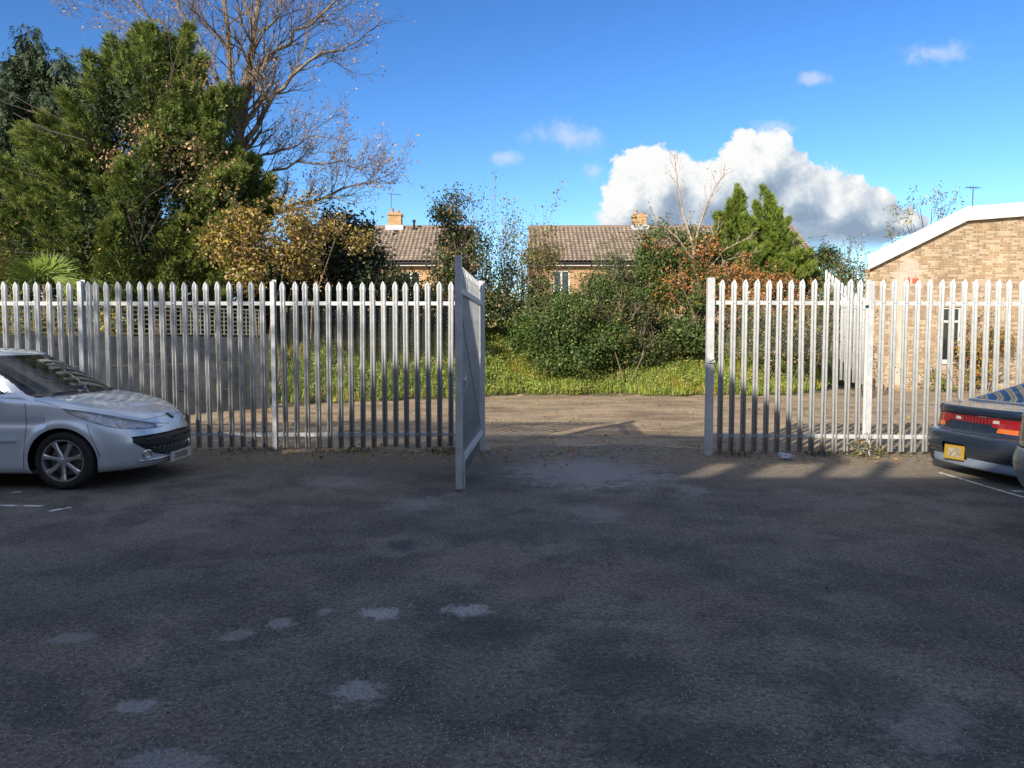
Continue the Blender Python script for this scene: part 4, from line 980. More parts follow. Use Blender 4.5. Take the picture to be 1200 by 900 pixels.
# badge: black shield with a rearing chrome animal emblem
bp = nose_pt(0, .70, 0); bn = (nose_pt(0, .70, .01) - bp).normalized(); qb = Matrix.Translation(bp + bn * .002) @ Vector((-1, 0, 0)).rotation_difference(bn).to_matrix().to_4x4()
mb = MB(); mb.add([qb @ Vector(v_) for v_ in [(0, -.065, .04), (0, .065, .04), (0, .055, -.02), (0, 0, -.05), (0, -.055, -.02), (-.006, -.060, .036), (-.006, .060, .036), (-.006, .05, -.018), (-.006, 0, -.045), (-.006, -.05, -.018)]], [(5, 6, 7, 8, 9)] + [(i, (i + 1) % 5, (i + 1) % 5 + 5, i + 5) for i in range(5)])
bd = mb.build('badge', black_pl, car1)
em = [(-.012, .034), (.006, .036), (.014, .028), (.008, .020), (.020, .016), (.034, .022), (.036, .016), (.022, .008), (.010, .006), (.014, -.006), (.026, -.014), (.020, -.020), (.004, -.016), (-.004, -.030), (-.014, -.036), (-.012, -.024), (-.022, -.012), (-.034, -.016), (-.030, -.004), (-.018, .004), (-.024, .018), (-.018, .028)]
mb = MB(); k = len(em); mb.add([qb @ Vector((-.007, a, c)) for a, c in em] + [qb @ Vector((-.013, a, c)) for a, c in em], [tuple(range(k, 2 * k))] + [(i, (i + 1) % k, (i + 1) % k + k, i + k) for i in range(k)]); mb.build('emblem', chrome, bd)
# cabin
cv = [(.90, 3.86, .80, .34, 2.4, .3, 2.6, side(.90)), (.97, 3.84, .79, .34, 2.4, .3, 2.6, [(.9, .955), (1.5, .965), (4, .99)]),
      (1.02, 3.82, .775, .36, 2.4, .3, 2.6, [(.9, .985), (1.5, .99), (4, 1.01)]), (1.24, 3.74, .735, .34, 2.4, .3, 2.6, [(.9, 1.12), (4, 1.14)]), (1.47, 3.66, .69, .32, 2.4, .3, 2.6, [(1, 1.255), (4, 1.26)]), (1.68, 3.56, .645, .30, 2.4, .3, 2.6, [(1, 1.372), (4, 1.36)]),
      (1.76, 3.50, .62, .30, 2.4, .3, 2.6, [(1, 1.408), (2.4, 1.415), (4, 1.385)]), (1.88, 3.42, .55, .30, 2.4, .3, 2.6, [(1, 1.43), (2.4, 1.445), (4, 1.40)]), (2.0, 3.3, .35, .3, 2.3, .2, 2.5, [(1, 1.445), (2.4, 1.465), (4, 1.42)]), (2.1, 3.2, 0, .2, 2, .2, 2, [(1, 1.45), (2.4, 1.47), (4, 1.43)])]
Gc = stack(cv, 380)
def cab_u(x, z): t = np.clip((z - .985) / (1.372 - .985), 0, 1); return t
def m_ws(x, y, z):
    t = cab_u(x, z); xc = 1.02 + .66 * t; w_ = .775 - .13 * t; return (z > .965) & (z < 1.385) & (x < xc + .30) & (np.abs(y) < w_ * .945) & (x < 2.1)
def m_sw(x, y, z):
    t = cab_u(x, z); xc = 1.02 + .66 * t; w_ = .775 - .13 * t
    a = (z > 1.0) & (z < 1.34) & (np.abs(y) > .55) & (x > xc + .44) & (x < 3.25 - .25 * t); return a & ~((x > 2.42) & (x < 2.50)) & ~((x < 1.62) & (z < .9))
def m_bp(x, y, z): return (z > 1.0) & (z < 1.34) & (np.abs(y) > .55) & (x >= 2.40) & (x < 2.52)
def m_rw(x, y, z): return (z > 1.04) & (z < 1.33) & (np.abs(y) < .52) & (x > 3.3)
def m_seal(x, y, z):
    t = cab_u(x, z); xc = 1.02 + .66 * t; w_ = .775 - .13 * t
    return ((z > .955) & (z < 1.39) & (x < xc + .33) & (np.abs(y) < w_ * .97) & (x < 2.1)) | ((z > .99) & (z < 1.352) & (np.abs(y) > .55) & (x > xc + .42) & (x < 3.28 - .25 * t))
split_grid(Gc, [('windscreen', m_ws, car_glass, 0), ('side_window', m_sw, car_glass, 0), ('rear_window', m_rw, car_glass, 0), ('pillar', m_bp, black_pl, 0), ('window_seal', m_seal, black_pl, .001)], None, silver, car1, body_name='roof')
mb = MB(); mb.tube([(1.03, -.52, .975), (1.0, -.30, .985), (.985, .08, .992)], .008, 6); mb.tube([(1.06, .05, .985), (1.03, .30, .99), (1.08, .60, .985)], .008, 6); mb.build('wiper', black_pl, car1)
mb = MB(); mb.box(1.05, 1.75, -.64, .64, .70, .955); mb.build('dashboard', interior, car1)
for sg in (1, -1):
    mb = MB(); mb.box(2.1, 2.6, sg * .36 - .23, sg * .36 + .23, .45, .60); mb.box(2.52, 2.66, sg * .36 - .22, sg * .36 + .22, .55, 1.10); mb.box(2.56, 2.65, sg * .36 - .12, sg * .36 + .12, 1.11, 1.28); mb.build('front_seat', interior, car1, bevel=.03)
mb = MB(); mb.lathe([(.175, 0), (.185, .012), (.175, .024), (.165, .012), (.175, 0)], 28, 'y', Matrix.Translation((1.88, .36, .95)) @ Matrix.Rotation(R(62), 4, 'Z') @ Matrix.Rotation(R(0), 4, 'X')); mb.build('steering_wheel', interior, car1)
for sg in (1, -1):
    mb = MB(); mb.lathe([(0, -.10), (.05, -.095), (.075, -.06), (.085, 0), (.08, .05), (.04, .075), (0, .08)], 18, 'y', Matrix.Translation((1.60, sg * .93, .985)) @ Matrix.Scale(.75, 4, (1, 0, 0))); mr = mb.build('door_mirror', silver, car1, smooth=True)
    mb = MB(); mb.box(1.57, 1.64, sg * .82 - .05, sg * .82 + .05, .93, .96); mb.build('mirror_arm', black_pl, mr)
    mb = MB(); mb.box(1.30, 2.36, sg * .880 - .012, sg * .880 + .012, .505, .545); mb.build('rub_strip', silver, car1, bevel=.008)
for (xx, sg) in ((WX, 1), (WX, -1), (WX + 2.54, 1), (WX + 2.54, -1)):
    wheel(car1, xx, sg * .845, .305, .222, sg)
mb = MB(); mb.box(.45, 3.6, -.60, .60, .17, .60); mb.box(1.25, 3.0, -.80, .80, .18, .50); mb.build('underbody', interior, car1)
mb = MB()
for yy_ in (.33, -.33): mb.lathe([(0, .012), (.01, .01), (.014, 0)], 10, 'z', Matrix.Translation((.86, yy_, .925)))
mb.build('washer_jet', black_pl, car1)

# --- dark coupe seen from behind: local x runs from tail (0) to nose, tail points to world -X
car2 = thing('dark_coupe', 'dark navy coupe with full-width red rear lights parked against the right fence', 'car', (5.09, 8.36, 0), R(8))
lv = [(.25, 4.2, .60, .3, 2.6, .6, 2.4, side(.17)), (.06, 4.35, .80, .28, 2.8, .7, 2.4, side(.125)), (.035, 4.40, .815, .28, 2.8, .7, 2.4, side(.225)), (.033, 4.4, .816, .28, 2.8, .7, 2.4, side(.235)),
      (.015, 4.45, .83, .26, 2.8, .7, 2.4, side(.26)), (.0, 4.46, .84, .26, 2.8, .7, 2.4, side(.34)), (.0, 4.46, .84, .26, 2.8, .7, 2.4, side(.44)), (.02, 4.45, .835, .26, 2.8, .7, 2.4, side(.495)),
      (.085, 4.4, .81, .26, 2.8, .7, 2.4, side(.515)), (.10, 4.38, .80, .26, 2.8, .7, 2.4, side(.535)), (.115, 4.3, .79, .26, 2.8, .7, 2.4, [(0, .62), (5, .62)]), (.12, 4.2, .785, .26, 2.8, .7, 2.4, [(0, .70), (5, .72)]),
      (.095, 4.1, .775, .26, 2.8, .8, 2.4, [(0, .735), (2, .80), (4.2, .70)]), (.10, 4.0, .76, .26, 2.8, .8, 2.4, [(0, .79), (.4, .80), (1, .83), (3, .85), (4.2, .70)]), (.14, 3.9, .72, .26, 2.8, .8, 2.4, [(0, .80), (.4, .815), (1, .86), (3, .86), (4.2, .72)]),
      (.3, 3.8, .45, .2, 2.5, .6, 2.2, [(0, .80), (.4, .82), (1, .875), (3, .87), (4.2, .74)]), (.4, 3.7, 0, .2, 2, .2, 2, [(0, .81), (.4, .825), (1, .88), (3, .875), (4.2, .75)])]
G = stack(lv, 430)
arch_fix(G, .92, .30, .335, .02); arch_fix(G, 3.40, .30, .335, .02)
def m_arch2(x, y, z): return (np.abs(y) > .5) & ((np.hypot(x - .92, z - .30) < .335) | (np.hypot(x - 3.40, z - .30) < .335))
# local +y is the far side (towards the fence)
def rear(x): return x < .34
def band(z, y): return (z > .548) & (z < .705)
def m_amb(x, y, z): a = np.where(y > 0, np.abs(y), np.abs(y) + .20); return rear(x) & (a > .50 + (z - .55) * .35) & (z > .552) & (z < .598) & (np.abs(y) < .79)
def m_redl(x, y, z): a = np.where(y > 0, np.abs(y), np.abs(y) + .20); return (x < .36) & (a > .42 + (.64 - z) * .6) & (z >= .598) & (z < .70)
def m_garn(x, y, z): return rear(x) & (z >= .630) & (z < .70) & (np.abs(y) < .5)
def m_rev(x, y, z): a = np.abs(y); return rear(x) & (z > .642) & (z < .678) & (a > .24) & (a < .32)
def m_skirt(x, y, z): return (z < .232)
def m_gap2(x, y, z):
    return (rear(x) & (np.abs(z - .712) < .004)) | ((np.abs(y) > .3) & (x < .34) & (np.abs(np.abs(y) - .60) < .005) & (z > .71)) | (rear(x) & (np.abs(z - .335) < .004)) | (rear(x) & (np.abs(z - .285) < .003))
def m_rec(x, y, z): return rear(x) & (z > .20) & (z < .375) & (y > .02) & (y < .40)
split_grid(G, [(None, m_arch2, None, 0), ('plate_recess', m_rec, black_pl, -.03), ('reversing_lamp', m_rev, white_lens, .006), ('amber_lamp', m_amb, amber_lens, .005), ('tail_lamp', m_redl, red_lens, .006), ('light_panel', m_garn, dkred_lens, .004), ('shut_line', m_gap2, interior, -.003), ('skirt', m_skirt, skirt_m, .004)], None, navy, car2)
mb = MB(); mb.box(-.008, .0, -.155, .155, -.08, .08); mb.build('number_plate', plate_y, car2, bevel=.002, loc=(.008, .19, .272), rot=(R(-2), R(4), 0))
mb = MB(); mb.add([(.12, .70, .12), (.05, .62, .14), (.07, .62, .26), (.12, .80, .28), (.22, .83, .10), (.2, .66, .11)], [(0, 1, 2, 3), (0, 3, 4), (0, 5, 1), (1, 5, 4, 3, 2)]); mb.build('broken_skirt_corner', black_pl, car2)
mb = MB(); mb.box(-.004, .008, -.18, -.08, -.022, .022); 
cv = [(.46, 3.25, .70, .10, 3.2, .4, 2.4, side(.80)), (.52, 3.20, .69, .10, 3.2, .4, 2.4, [(0, .835), (1, .865), (3, .88)]), (.60, 3.12, .68, .10, 3.2, .4, 2.4, [(0, .855), (1, .88), (3, .90)]), (1.15, 2.85, .60, .12, 3.2, .35, 2.4, [(0, 1.04), (3, 1.04)]),
      (1.55, 2.65, .54, .14, 3.2, .3, 2.4, [(0, 1.15), (3, 1.15)]), (1.72, 2.50, .50, .16, 3, .3, 2.4, [(0, 1.195), (3, 1.20)]), (1.9, 2.4, .3, .2, 2.5, .2, 2.4, [(0, 1.225), (3, 1.235)]), (2.0, 2.3, 0, .1, 2, .1, 2, [(0, 1.23), (3, 1.24)])]
Gc = stack(cv, 260, .02)
def m_rg(x, y, z): t = np.clip((z - .86) / .3, 0, 1); return (z > .862) & (z < 1.16) & (np.abs(y) < (.68 - .14 * t) * .90) & (x < .60 + 1.0 * t + .12)
def m_sg(x, y, z): t = np.clip((z - .86) / .3, 0, 1); return (z > .90) & (z < 1.14) & (np.abs(y) > .4) & (x > .95 + 1.0 * t) & (x < 3.0 - .5 * t)
def m_fg(x, y, z): return (z > .90) & (z < 1.15) & (x > 2.5)
split_grid(Gc, [('rear_window', m_rg, car_glass, 0), ('side_window', m_sg, car_glass, 0), ('windscreen', m_fg, car_glass, 0)], None, navy, car2, body_name='roof')
# whip aerial
ea = Vector((.36, .56, .80)); mb = MB(); mb.tube([ea, ea + Vector((-.10, .16, .50))], [.005, .002], 5); mb.lathe([(0, -.01), (.014, -.01), (.01, .02), (0, .03)], 10, 'z', Matrix.Translation(ea)); mb.build('aerial', black_pl, car2)
for (xx, sg) in ((.92, 1), (.92, -1), (3.40, 1), (3.40, -1)): wheel(car2, xx, sg * .80, .30, .20, sg, 5)
mb = MB(); mb.box(.4, 3.9, -.55, .55, .16, .60); mb.box(1.3, 3.0, -.75, .75, .16, .5); mb.build('underbody', interior, car2)
mb = MB(); mb.tube([(.10, -.42, .16), (.5, -.42, .18)], .032, 12); mb.build('exhaust_pipe', galv, car2)

# --- grey-green car whose rear corner just enters at the right edge
car3 = thing('grey_hatchback', 'grey-green hatchback with only its rear corner showing at the right edge', 'car', (4.33, 5.92, 0), R(0))
lv = [(.2, 3.9, .6, .4, 2.5, .7, 2.3, side(.26)), (.09, 4.0, .80, .4, 2.5, .8, 2.3, side(.25)), (.02, 4.05, .85, .40, 2.5, .8, 2.3, side(.36)), (0, 4.06, .86, .38, 2.5, .8, 2.3, side(.50)), (.03, 4.05, .86, .38, 2.5, .8, 2.3, side(.60)), (.05, 4.0, .85, .36, 2.5, .8, 2.3, side(.63)),
      (.055, 3.95, .845, .36, 2.5, .8, 2.3, side(.75)), (.09, 3.9, .83, .36, 2.5, .8, 2.3, [(0, .95), (4, .80)]), (.20, 3.85, .78, .36, 2.5, .8, 2.3, [(0, 1.0), (3, .96), (4, .80)]), (.4, 3.7, .4, .3, 2.2, .5, 2.2, [(0, 1.0), (3, .98), (4, .82)]), (.5, 3.6, 0, .1, 2, .1, 2, [(0, 1.0), (3, .99), (4, .82)])]
G = stack(lv, 300, .02); arch_fix(G, .75, .30, .34); arch_fix(G, 3.2, .30, .34)
split_grid(G, [(None, lambda x, y, z: (np.abs(y) > .5) & ((np.hypot(x - .75, z - .3) < .34) | (np.hypot(x - 3.2, z - .3) < .34)), None, 0), ('tail_lamp', lambda x, y, z: (x < .38) & (np.abs(y) > .48) & (z > .66) & (z < .93), red_lens, .005), ('shut_line', lambda x, y, z: (x < .9) & (np.abs(z - .625) < .006), interior, -.003)], None, greyp, car3)
cv = [(.18, 3.0, .76, .3, 2.5, .5, 2.4, side(.95)), (.22, 2.9, .74, .3, 2.5, .5, 2.4, side(1.0)), (.42, 2.4, .62, .3, 2.5, .4, 2.4, side(1.34)), (.55, 2.3, .55, .3, 2.5, .4, 2.4, side(1.40)), (.8, 2.0, 0, .2, 2, .2, 2, side(1.44))]
split_grid(stack(cv, 200, .03, True), [('rear_window', lambda x, y, z: (z > 1.02) & (z < 1.32) & (x < .6) & (np.abs(y) < .6), car_glass, 0), ('side_window', lambda x, y, z: (z > 1.02) & (z < 1.32) & (np.abs(y) > .5) & (x > .75) & (x < 2.4), car_glass, 0), ('windscreen', lambda x, y, z: (z > 1.02) & (z < 1.32) & (x > 2.2), car_glass, 0)], None, greyp, car3, body_name='roof')
for (xx, sg) in ((.75, 1), (.75, -1), (3.2, 1), (3.2, -1)): wheel(car3, xx, sg * .83, .30, .20, sg, 5)
mb = MB(); mb.box(.35, 3.7, -.55, .55, .2, .7); mb.build('underbody', interior, car3)

# ------------------------------------------------------------------ trees on the left
def trunk_tree(name, label, cat, base, gz_=0): return thing(name, label, cat, (base[0], base[1], gz_))
def rel(blobs, o): return [(b[0] - o[0], b[1] - o[1], b[2] - o[2]) + tuple(b[3:]) for b in blobs]
CONF = [(.055, .098, .022), (.078, .125, .026), (.038, .070, .018), (.11, .15, .03)]
# big spreading conifer
Yc = 20.0; o_ = (Xat(180, Yc), Yc + .3, 0)
ct = thing('conifer_tree', 'large spreading green conifer rising behind the left fence', 'tree', o_)
bl_ = [PB(168, 130, 48, 74, Yc), PB(128, 140, 32, 60, Yc), PB(210, 120, 42, 58, Yc), PB(240, 165, 40, 70, Yc), PB(82, 205, 36, 62, Yc), PB(100, 240, 80, 80, Yc), PB(200, 240, 75, 85, Yc - .3), PB(40, 262, 50, 50, Yc - .5),
       PB(258, 260, 44, 75, Yc), PB(130, 290, 100, 50, Yc - .6), PB(62, 168, 14, 26, Yc - .4), PB(155, 72, 16, 26, Yc), PB(196, 62, 16, 24, Yc), PB(112, 88, 14, 24, Yc), PB(285, 235, 22, 54, Yc - .2), PB(0, 262, 36, 46, Yc - .4), PB(60, 310, 80, 30, Yc - .3), PB(215, 305, 85, 30, Yc - .2)]
place(D.objects.new('crown', spray_mesh('crown', 21, rel(bl_, o_), 52000, .235, CONF, needle_m, 0., .5, .5, nl=5, lump=.40, dens=.85)), ct)
place(D.objects.new('inner_foliage', crown_mesh('inner_foliage', 22, [b_[:3] + (b_[3] * .72, b_[4] * .72, b_[5] * .78) for b_ in rel(bl_, o_)], 4200, 9, .22, .12, DARK, needle_m, inner=.3, aspect=.4)), ct)  # dark-coloured leaf core: puts shade into the crown's gaps and blocks sky
mb = MB(); mb.tube([(0, 0, -.2), (.1, 0, 3), (-.1, 0, 6), (0, 0, 9)], [.28, .22, .13, .03], 9); mb.build('trunk', bark_dark, ct)
br = Branches(4)
for i in range(26):
    a = random.uniform(0, 6.28); br.grow((0, 0, random.uniform(1, 7)), (math.cos(a), math.sin(a) * .8, .25), random.uniform(1.6, 3.2), .05, 1, kids=(3, 4))
br.mb.build('branch', bark_dark, ct)
dd = [PB(185, 175, 30, 20, Yc - 1.0), PB(225, 100, 36, 26, Yc - 1.0), PB(185, 150, 26, 18, Yc - 1.1), PB(235, 190, 36, 22, Yc - 1.3), PB(150, 190, 30, 16, Yc - 1.4), PB(245, 225, 30, 24, Yc - 1.2)]
place(D.objects.new('brown_leaves', crown_mesh('brown_leaves', 23, rel(dd, o_), 230, 7, .16, .075, BROWN + [(.44, .30, .13)], leaf_m, inner=.2, lump=.2)), ct)
# drooping conifer, far left
Yd = 24.0; o_ = (Xat(25, Yd), Yd, 0)
dt = thing('weeping_conifer', 'dark blue-green drooping conifer at the far left edge', 'tree', o_)
bl_ = [PB(35, 75, 20, 26, Yd), PB(14, 95, 26, 34, Yd), PB(56, 105, 24, 34, Yd), PB(30, 140, 48, 60, Yd), PB(0, 190, 55, 80, Yd), PB(50, 210, 50, 80, Yd), PB(-30, 160, 50, 80, Yd), PB(10, 280, 90, 60, Yd)]
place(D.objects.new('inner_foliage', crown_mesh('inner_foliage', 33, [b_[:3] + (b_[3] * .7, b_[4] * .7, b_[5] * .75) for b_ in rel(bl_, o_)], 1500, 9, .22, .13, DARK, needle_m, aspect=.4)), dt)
place(D.objects.new('crown', spray_mesh('crown', 31, rel(bl_, o_), 19000, .34, [(.032, .056, .030), (.044, .070, .035), (.06, .088, .044)], needle_m, .9, .1, .45, tipmix=.25, nl=5, tipcol=(.13, .17, .08), lump=.42)), dt)
mb = MB(); mb.tube([(0, 0, -.2), (0, 0, 5), (.2, 0, 10)], [.25, .17, .02], 8); mb.build('trunk', bark_dark, dt)
# tall autumn tree, nearly bare
Yt = 22.0; base = at(272, 300, Yt); o_ = (base.x, Yt, 0)
at_ = thing('autumn_tree', 'tall nearly bare tree with fine twigs and a few brown leaves behind the conifer', 'tree', o_)
br = Branches(12)
KID = 1.55
def wp(px, py, dy=0): q = at(px, py, Yt + dy); return Vector((q.x - o_[0], q.y - o_[1], q.z))
def limb(pts, r0, r1, n_side, depth, Lk, kidn, seed):
    rr = random.Random(seed); P = [wp(*p) for p in pts]; 
    dense = []
    for a, b in zip(P[:-1], P[1:]):
        for t in (0, .33, .66): dense.append(a.lerp(b, t) + Vector((rr.gauss(0, .05), rr.gauss(0, .08), rr.gauss(0, .05))))
    dense.append(P[-1]); n_ = len(dense); rad = [r0 + (r1 - r0) * i / (n_ - 1) for i in range(n_)]
    br.mb.tube(dense, rad, n_side, cap=False); br.r = rr
    kidn = int(kidn * KID)
    for i in range(kidn):
        t = .25 + .75 * (i + rr.random() * .7) / kidn; j = min(n_ - 2, int(t * (n_ - 1))); ax = (dense[j + 1] - dense[j]).normalized()
        sd_ = ax.orthogonal().normalized(); sd_.rotate(Matrix.Rotation(rr.random() * 6.28, 3, ax))
        br.grow(dense[j], ax * 1.0 + sd_ * .9 + Vector((0, 0, .2)), Lk * rr.uniform(.6, 1.2), max(.008, rad[j] * .45), depth, .12, .55, 5, (4, 6), .5, .16, .0045, (.5, .72))
    br.grow(dense[-1], dense[-1] - dense[-2], Lk * .9, r1, depth, .1, .5, 5, (4, 6), .5, .16, .0045, (.5, .72))
limb([(274, 335), (273, 240), (278, 170), (288, 100), (298, 30), (310, -60)], .20, .06, 9, 2, 1.5, 12, 1)
limb([(277, 190), (282, 140), (270, 60), (262, -30), (255, -90)], .10, .04, 7, 2, 1.4, 10, 2)
limb([(283, 170), (300, 145), (325, 110), (350, 80), (385, 62), (420, 48)], .09, .02, 7, 2, 1.1, 12, 3)
limb([(288, 105), (315, 70), (345, 35), (385, 12), (410, -10)], .07, .02, 6, 2, 1.1, 11, 4)
limb([(276, 200), (310, 180), (340, 172), (375, 160)], .05, .012, 6, 2, .85, 9, 5)
limb([(280, 262), (320, 250), (350, 240), (390, 228), (430, 215), (448, 212)], .07, .012, 6, 2, .95, 14, 6)
limb([(275, 220), (310, 205), (350, 190), (400, 190), (425, 200)], .05, .012, 6, 2, .9, 11, 7)
limb([(272, 150), (240, 90), (200, 40), (160, 10), (130, -30)], .07, .02, 6, 2, 1.2, 9, 8)
limb([(272, 130), (235, 55), (215, 10), (200, -60)], .06, .02, 6, 2, 1.2, 8, 9)
limb([(240, 80), (190, 45), (130, 20), (90, 2)], .035, .01, 5, 2, .8, 8, 10)
limb([(300, 60), (330, 0), (345, -60)], .05, .02, 6, 2, 1.1, 8, 11)
br.mb.build('trunk', M_('autumn_bark', rough=.9, fn=f_var((.085, .068, .055), (.25, .20, .15), 5, .5, .01)), at_)
place(D.objects.new('brown_leaves', tip_leaves('brown_leaves', br.tips, 5, 2, .08, .066, BROWN + [(.42, .28, .12)], leaf_m, .45)), at_)
# fan-leaved plant and yellowing climber by the wall
Yp = 15.5; c = at(52, 328, Yp); fp = thing('fan_palm', 'spiky fan-leaved green palm standing just above the trellis', 'plant', (c.x, Yp, 0))
mb = MB(); mb.tube([(0, 0, -.1), (.03, 0, c.z - .1)], [.10, .07], 8); mb.build('trunk', bark, fp)
rng = np.random.default_rng(8); V = []; C_ = []
for h in range(9):
    hd = np.array([rng.normal() * .6, rng.normal() * .5 - .2, .8]); hd /= np.linalg.norm(hd); hc = np.array([0, 0, c.z - .1]) + hd * .22
    u1 = np.cross(hd, [0, 1, .2]); u1 /= np.linalg.norm(u1)
    for i in range(26):
        a = (i - 12.5) / 12.5 * 1.75; d = hd * math.cos(a) + u1 * math.sin(a); d[1] += rng.normal() * .05; l = .64 * (1 - .1 * abs(a)) * rng.uniform(.85, 1.1); sw = np.cross(d, [0, 1, 0]); sw = sw / (np.linalg.norm(sw) + 1e-6) * .014
        m_ = hc + d * l * .55; tp = hc + d * l; tp = tp + np.array([0, 0, -.08]); V += [hc, m_ + sw, tp, m_ - sw]; C_.append(np.array([.20, .29, .05]) * rng.uniform(.7, 1.25))
place(D.objects.new('fronds', npmesh('fronds', V, np.arange(len(V)).reshape(-1, 4), leaf_m, np.array(C_))), fp)
shrub('yellow-green climber at the far left edge behind the fence', 41, [PB(-8, 330, 24, 36, 15.0), PB(2, 360, 20, 26, 15.0), PB(-15, 385, 30, 20, 15)], 420, 12, .10, .06, YEL + [(.16, .2, .04), (.16, .2, .04)], name='climber', cat='climber')
shrub('low green ivy tumbling over the trellis at the left', 42, [PB(100, 372, 46, 22, 14.8), PB(40, 380, 30, 18, 14.4)], 260, 10, .09, .06, GREEN + YEL[:2], name='ivy', cat='ivy', mat=gloss_leaf)
# ------------------------------------------------------------------ hedge line behind the yard
shrub('sprawling shrub with golden and brown autumn leaves right of the big conifer', 43, [PB(300, 275, 42, 40, 18.6), PB(345, 290, 34, 40, 18.6), PB(275, 300, 26, 34, 18.4), PB(350, 265, 24, 22, 18.8), PB(310, 310, 40, 26, 18.5), PB(390, 280, 40, 20, 19.2)], 1000, 11, .14, .085, YEL + YEL[:2] + BROWN[:2] + [(.08, .10, .03)], inner=.3, stems=1)
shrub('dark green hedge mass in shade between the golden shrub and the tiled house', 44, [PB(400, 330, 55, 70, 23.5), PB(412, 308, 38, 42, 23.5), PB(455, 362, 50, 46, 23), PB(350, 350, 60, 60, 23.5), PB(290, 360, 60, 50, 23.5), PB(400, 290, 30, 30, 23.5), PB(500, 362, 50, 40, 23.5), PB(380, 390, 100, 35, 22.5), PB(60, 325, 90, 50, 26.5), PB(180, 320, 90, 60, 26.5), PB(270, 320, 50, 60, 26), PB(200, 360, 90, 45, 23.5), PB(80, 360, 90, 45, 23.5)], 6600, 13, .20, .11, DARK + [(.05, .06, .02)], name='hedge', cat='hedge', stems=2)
shrub('bushy dark shrub with upright twiggy leaders left of the gate top', 45, [PB(522, 345, 34, 40, 24.5), PB(545, 318, 24, 38, 24.5), PB(524, 262, 12, 32, 24.5), PB(548, 262, 10, 24, 24.5)], 1300, 10, .14, .085, GREEN[:3] + BROWN[:1] + DARK, inner=.3, stems=7)
br = Branches(61); bx = Xat(590, 27); g = bank_z(bx, 27)
sp_ = thing('thin_shrub', 'thinly leaved shrub with sky showing through, between the two houses', 'shrub', (bx, 27, g))
for i in range(15):
    br.grow((random.uniform(-1.1, 1.1), random.uniform(-.5, .5), 0), (random.uniform(-.25, .25), random.uniform(-.3, .3), 1), random.uniform(2.0, 3.0), .022, 2, .15, .42, 5, (3, 5), .5, .12, .004, (.4, .62))
br.mb.build('stem', bark_dark, sp_); place(D.objects.new('foliage', tip_leaves('foliage', br.tips, 62, 6, .13, .085, GREEN + YEL + BROWN, leaf_m, 1.0)), sp_)
shrub('dense dark bramble and ivy bank just right of the open gate', 46, [PB(590, 365, 34, 34, 24.5), PB(625, 350, 30, 30, 25), PB(575, 340, 24, 24, 25.5), PB(560, 372, 60, 26, 28.5), PB(600, 366, 50, 22, 29.5), PB(540, 350, 30, 24, 28.5), PB(600, 340, 40, 20, 26.5), PB(545, 370, 40, 34, 25)], 1700, 12, .16, .085, GREEN + DARK + BROWN[:1], mat=gloss_leaf, name='bramble', cat='bramble')
shrub('olive-brown shrub climbing over the left end of the orange brick house', 47, [PB(632, 305, 14, 24, 28.5), PB(640, 300, 13, 20, 28.5), PB(625, 330, 20, 14, 28)], 420, 11, .11, .075, YEL + BROWN + GREEN, inner=.3)
shrub('large rounded ivy-green bush in the middle of the bank', 48, [PB(672, 385, 50, 48, 23.4), PB(640, 400, 34, 34, 23.0), PB(705, 400, 38, 38, 23.4), PB(694, 358, 36, 34, 24.2), PB(650, 370, 26, 24, 23.8), PB(665, 420, 42, 24, 22.9), PB(720, 355, 30, 40, 24.4)], 3400, 14, .13, .078, IVY, mat=gloss_leaf, stems=3, lump=.42)
shrub('tangled bare-twigged bramble between the central green bush and the dark ivy bush', 57, [PB(728, 385, 18, 24, 23.0), PB(745, 410, 16, 14, 22.8)], 170, 8, .12, .065, BROWN + GREEN + GREEN, name='bramble', cat='bramble', sm=bark, stems=2, shoots=14)
shrub('grey-green upright shrub in front of the orange brick house wall', 49, [PB(718, 330, 20, 32, 25.5), PB(735, 345, 22, 30, 25.4), PB(702, 345, 18, 26, 25.5)], 720, 12, .12, .07, [(.075, .10, .045), (.06, .085, .035), (.10, .12, .05)], stems=4)
shrub('tall mixed green bush with orange climber leaves left of the bare sapling', 50, [PB(785, 320, 34, 46, 25.2), PB(810, 350, 38, 50, 24.8), PB(770, 355, 26, 44, 25.0), PB(765, 300, 20, 26, 25.4), PB(800, 395, 36, 30, 23.8), PB(815, 375, 26, 40, 23.4), PB(830, 330, 30, 44, 25.5)], 2900, 13, .14, .08, IVY, mat=gloss_leaf, stems=5,
      extra=lambda t, off: [('orange_leaves', crown_mesh('orange_leaves', 77, [(q[0], q[1] - .4, q[2] + .35, q[3] * .8, q[4], q[5] * .5) for q in off[:4]], 115, 12, .14, .085, ORANGE, leaf_m, inner=.6), None)])
shrub('dark ivy bush low on the bank right of the central green bush', 51, [PB(750, 395, 24, 40, 24.0), PB(735, 420, 26, 22, 23.3), PB(775, 410, 26, 22, 23.6)], 900, 12, .13, .075, DARK + GREEN[:2] + [(.10, .05, .03)], mat=gloss_leaf)
shrub('rust-orange dead bush spreading behind the right gate post', 52, [PB(850, 350, 30, 24, 23.8), PB(885, 345, 32, 18, 24.0), PB(818, 305, 24, 14, 24.9), PB(805, 345, 20, 14, 23.3), PB(860, 320, 34, 12, 24.4), PB(930, 350, 20, 14, 24.0)], 1150, 12, .15, .085, ORANGE + BROWN[:1] + GREEN[:1], inner=.3, stems=2, sm=bark)
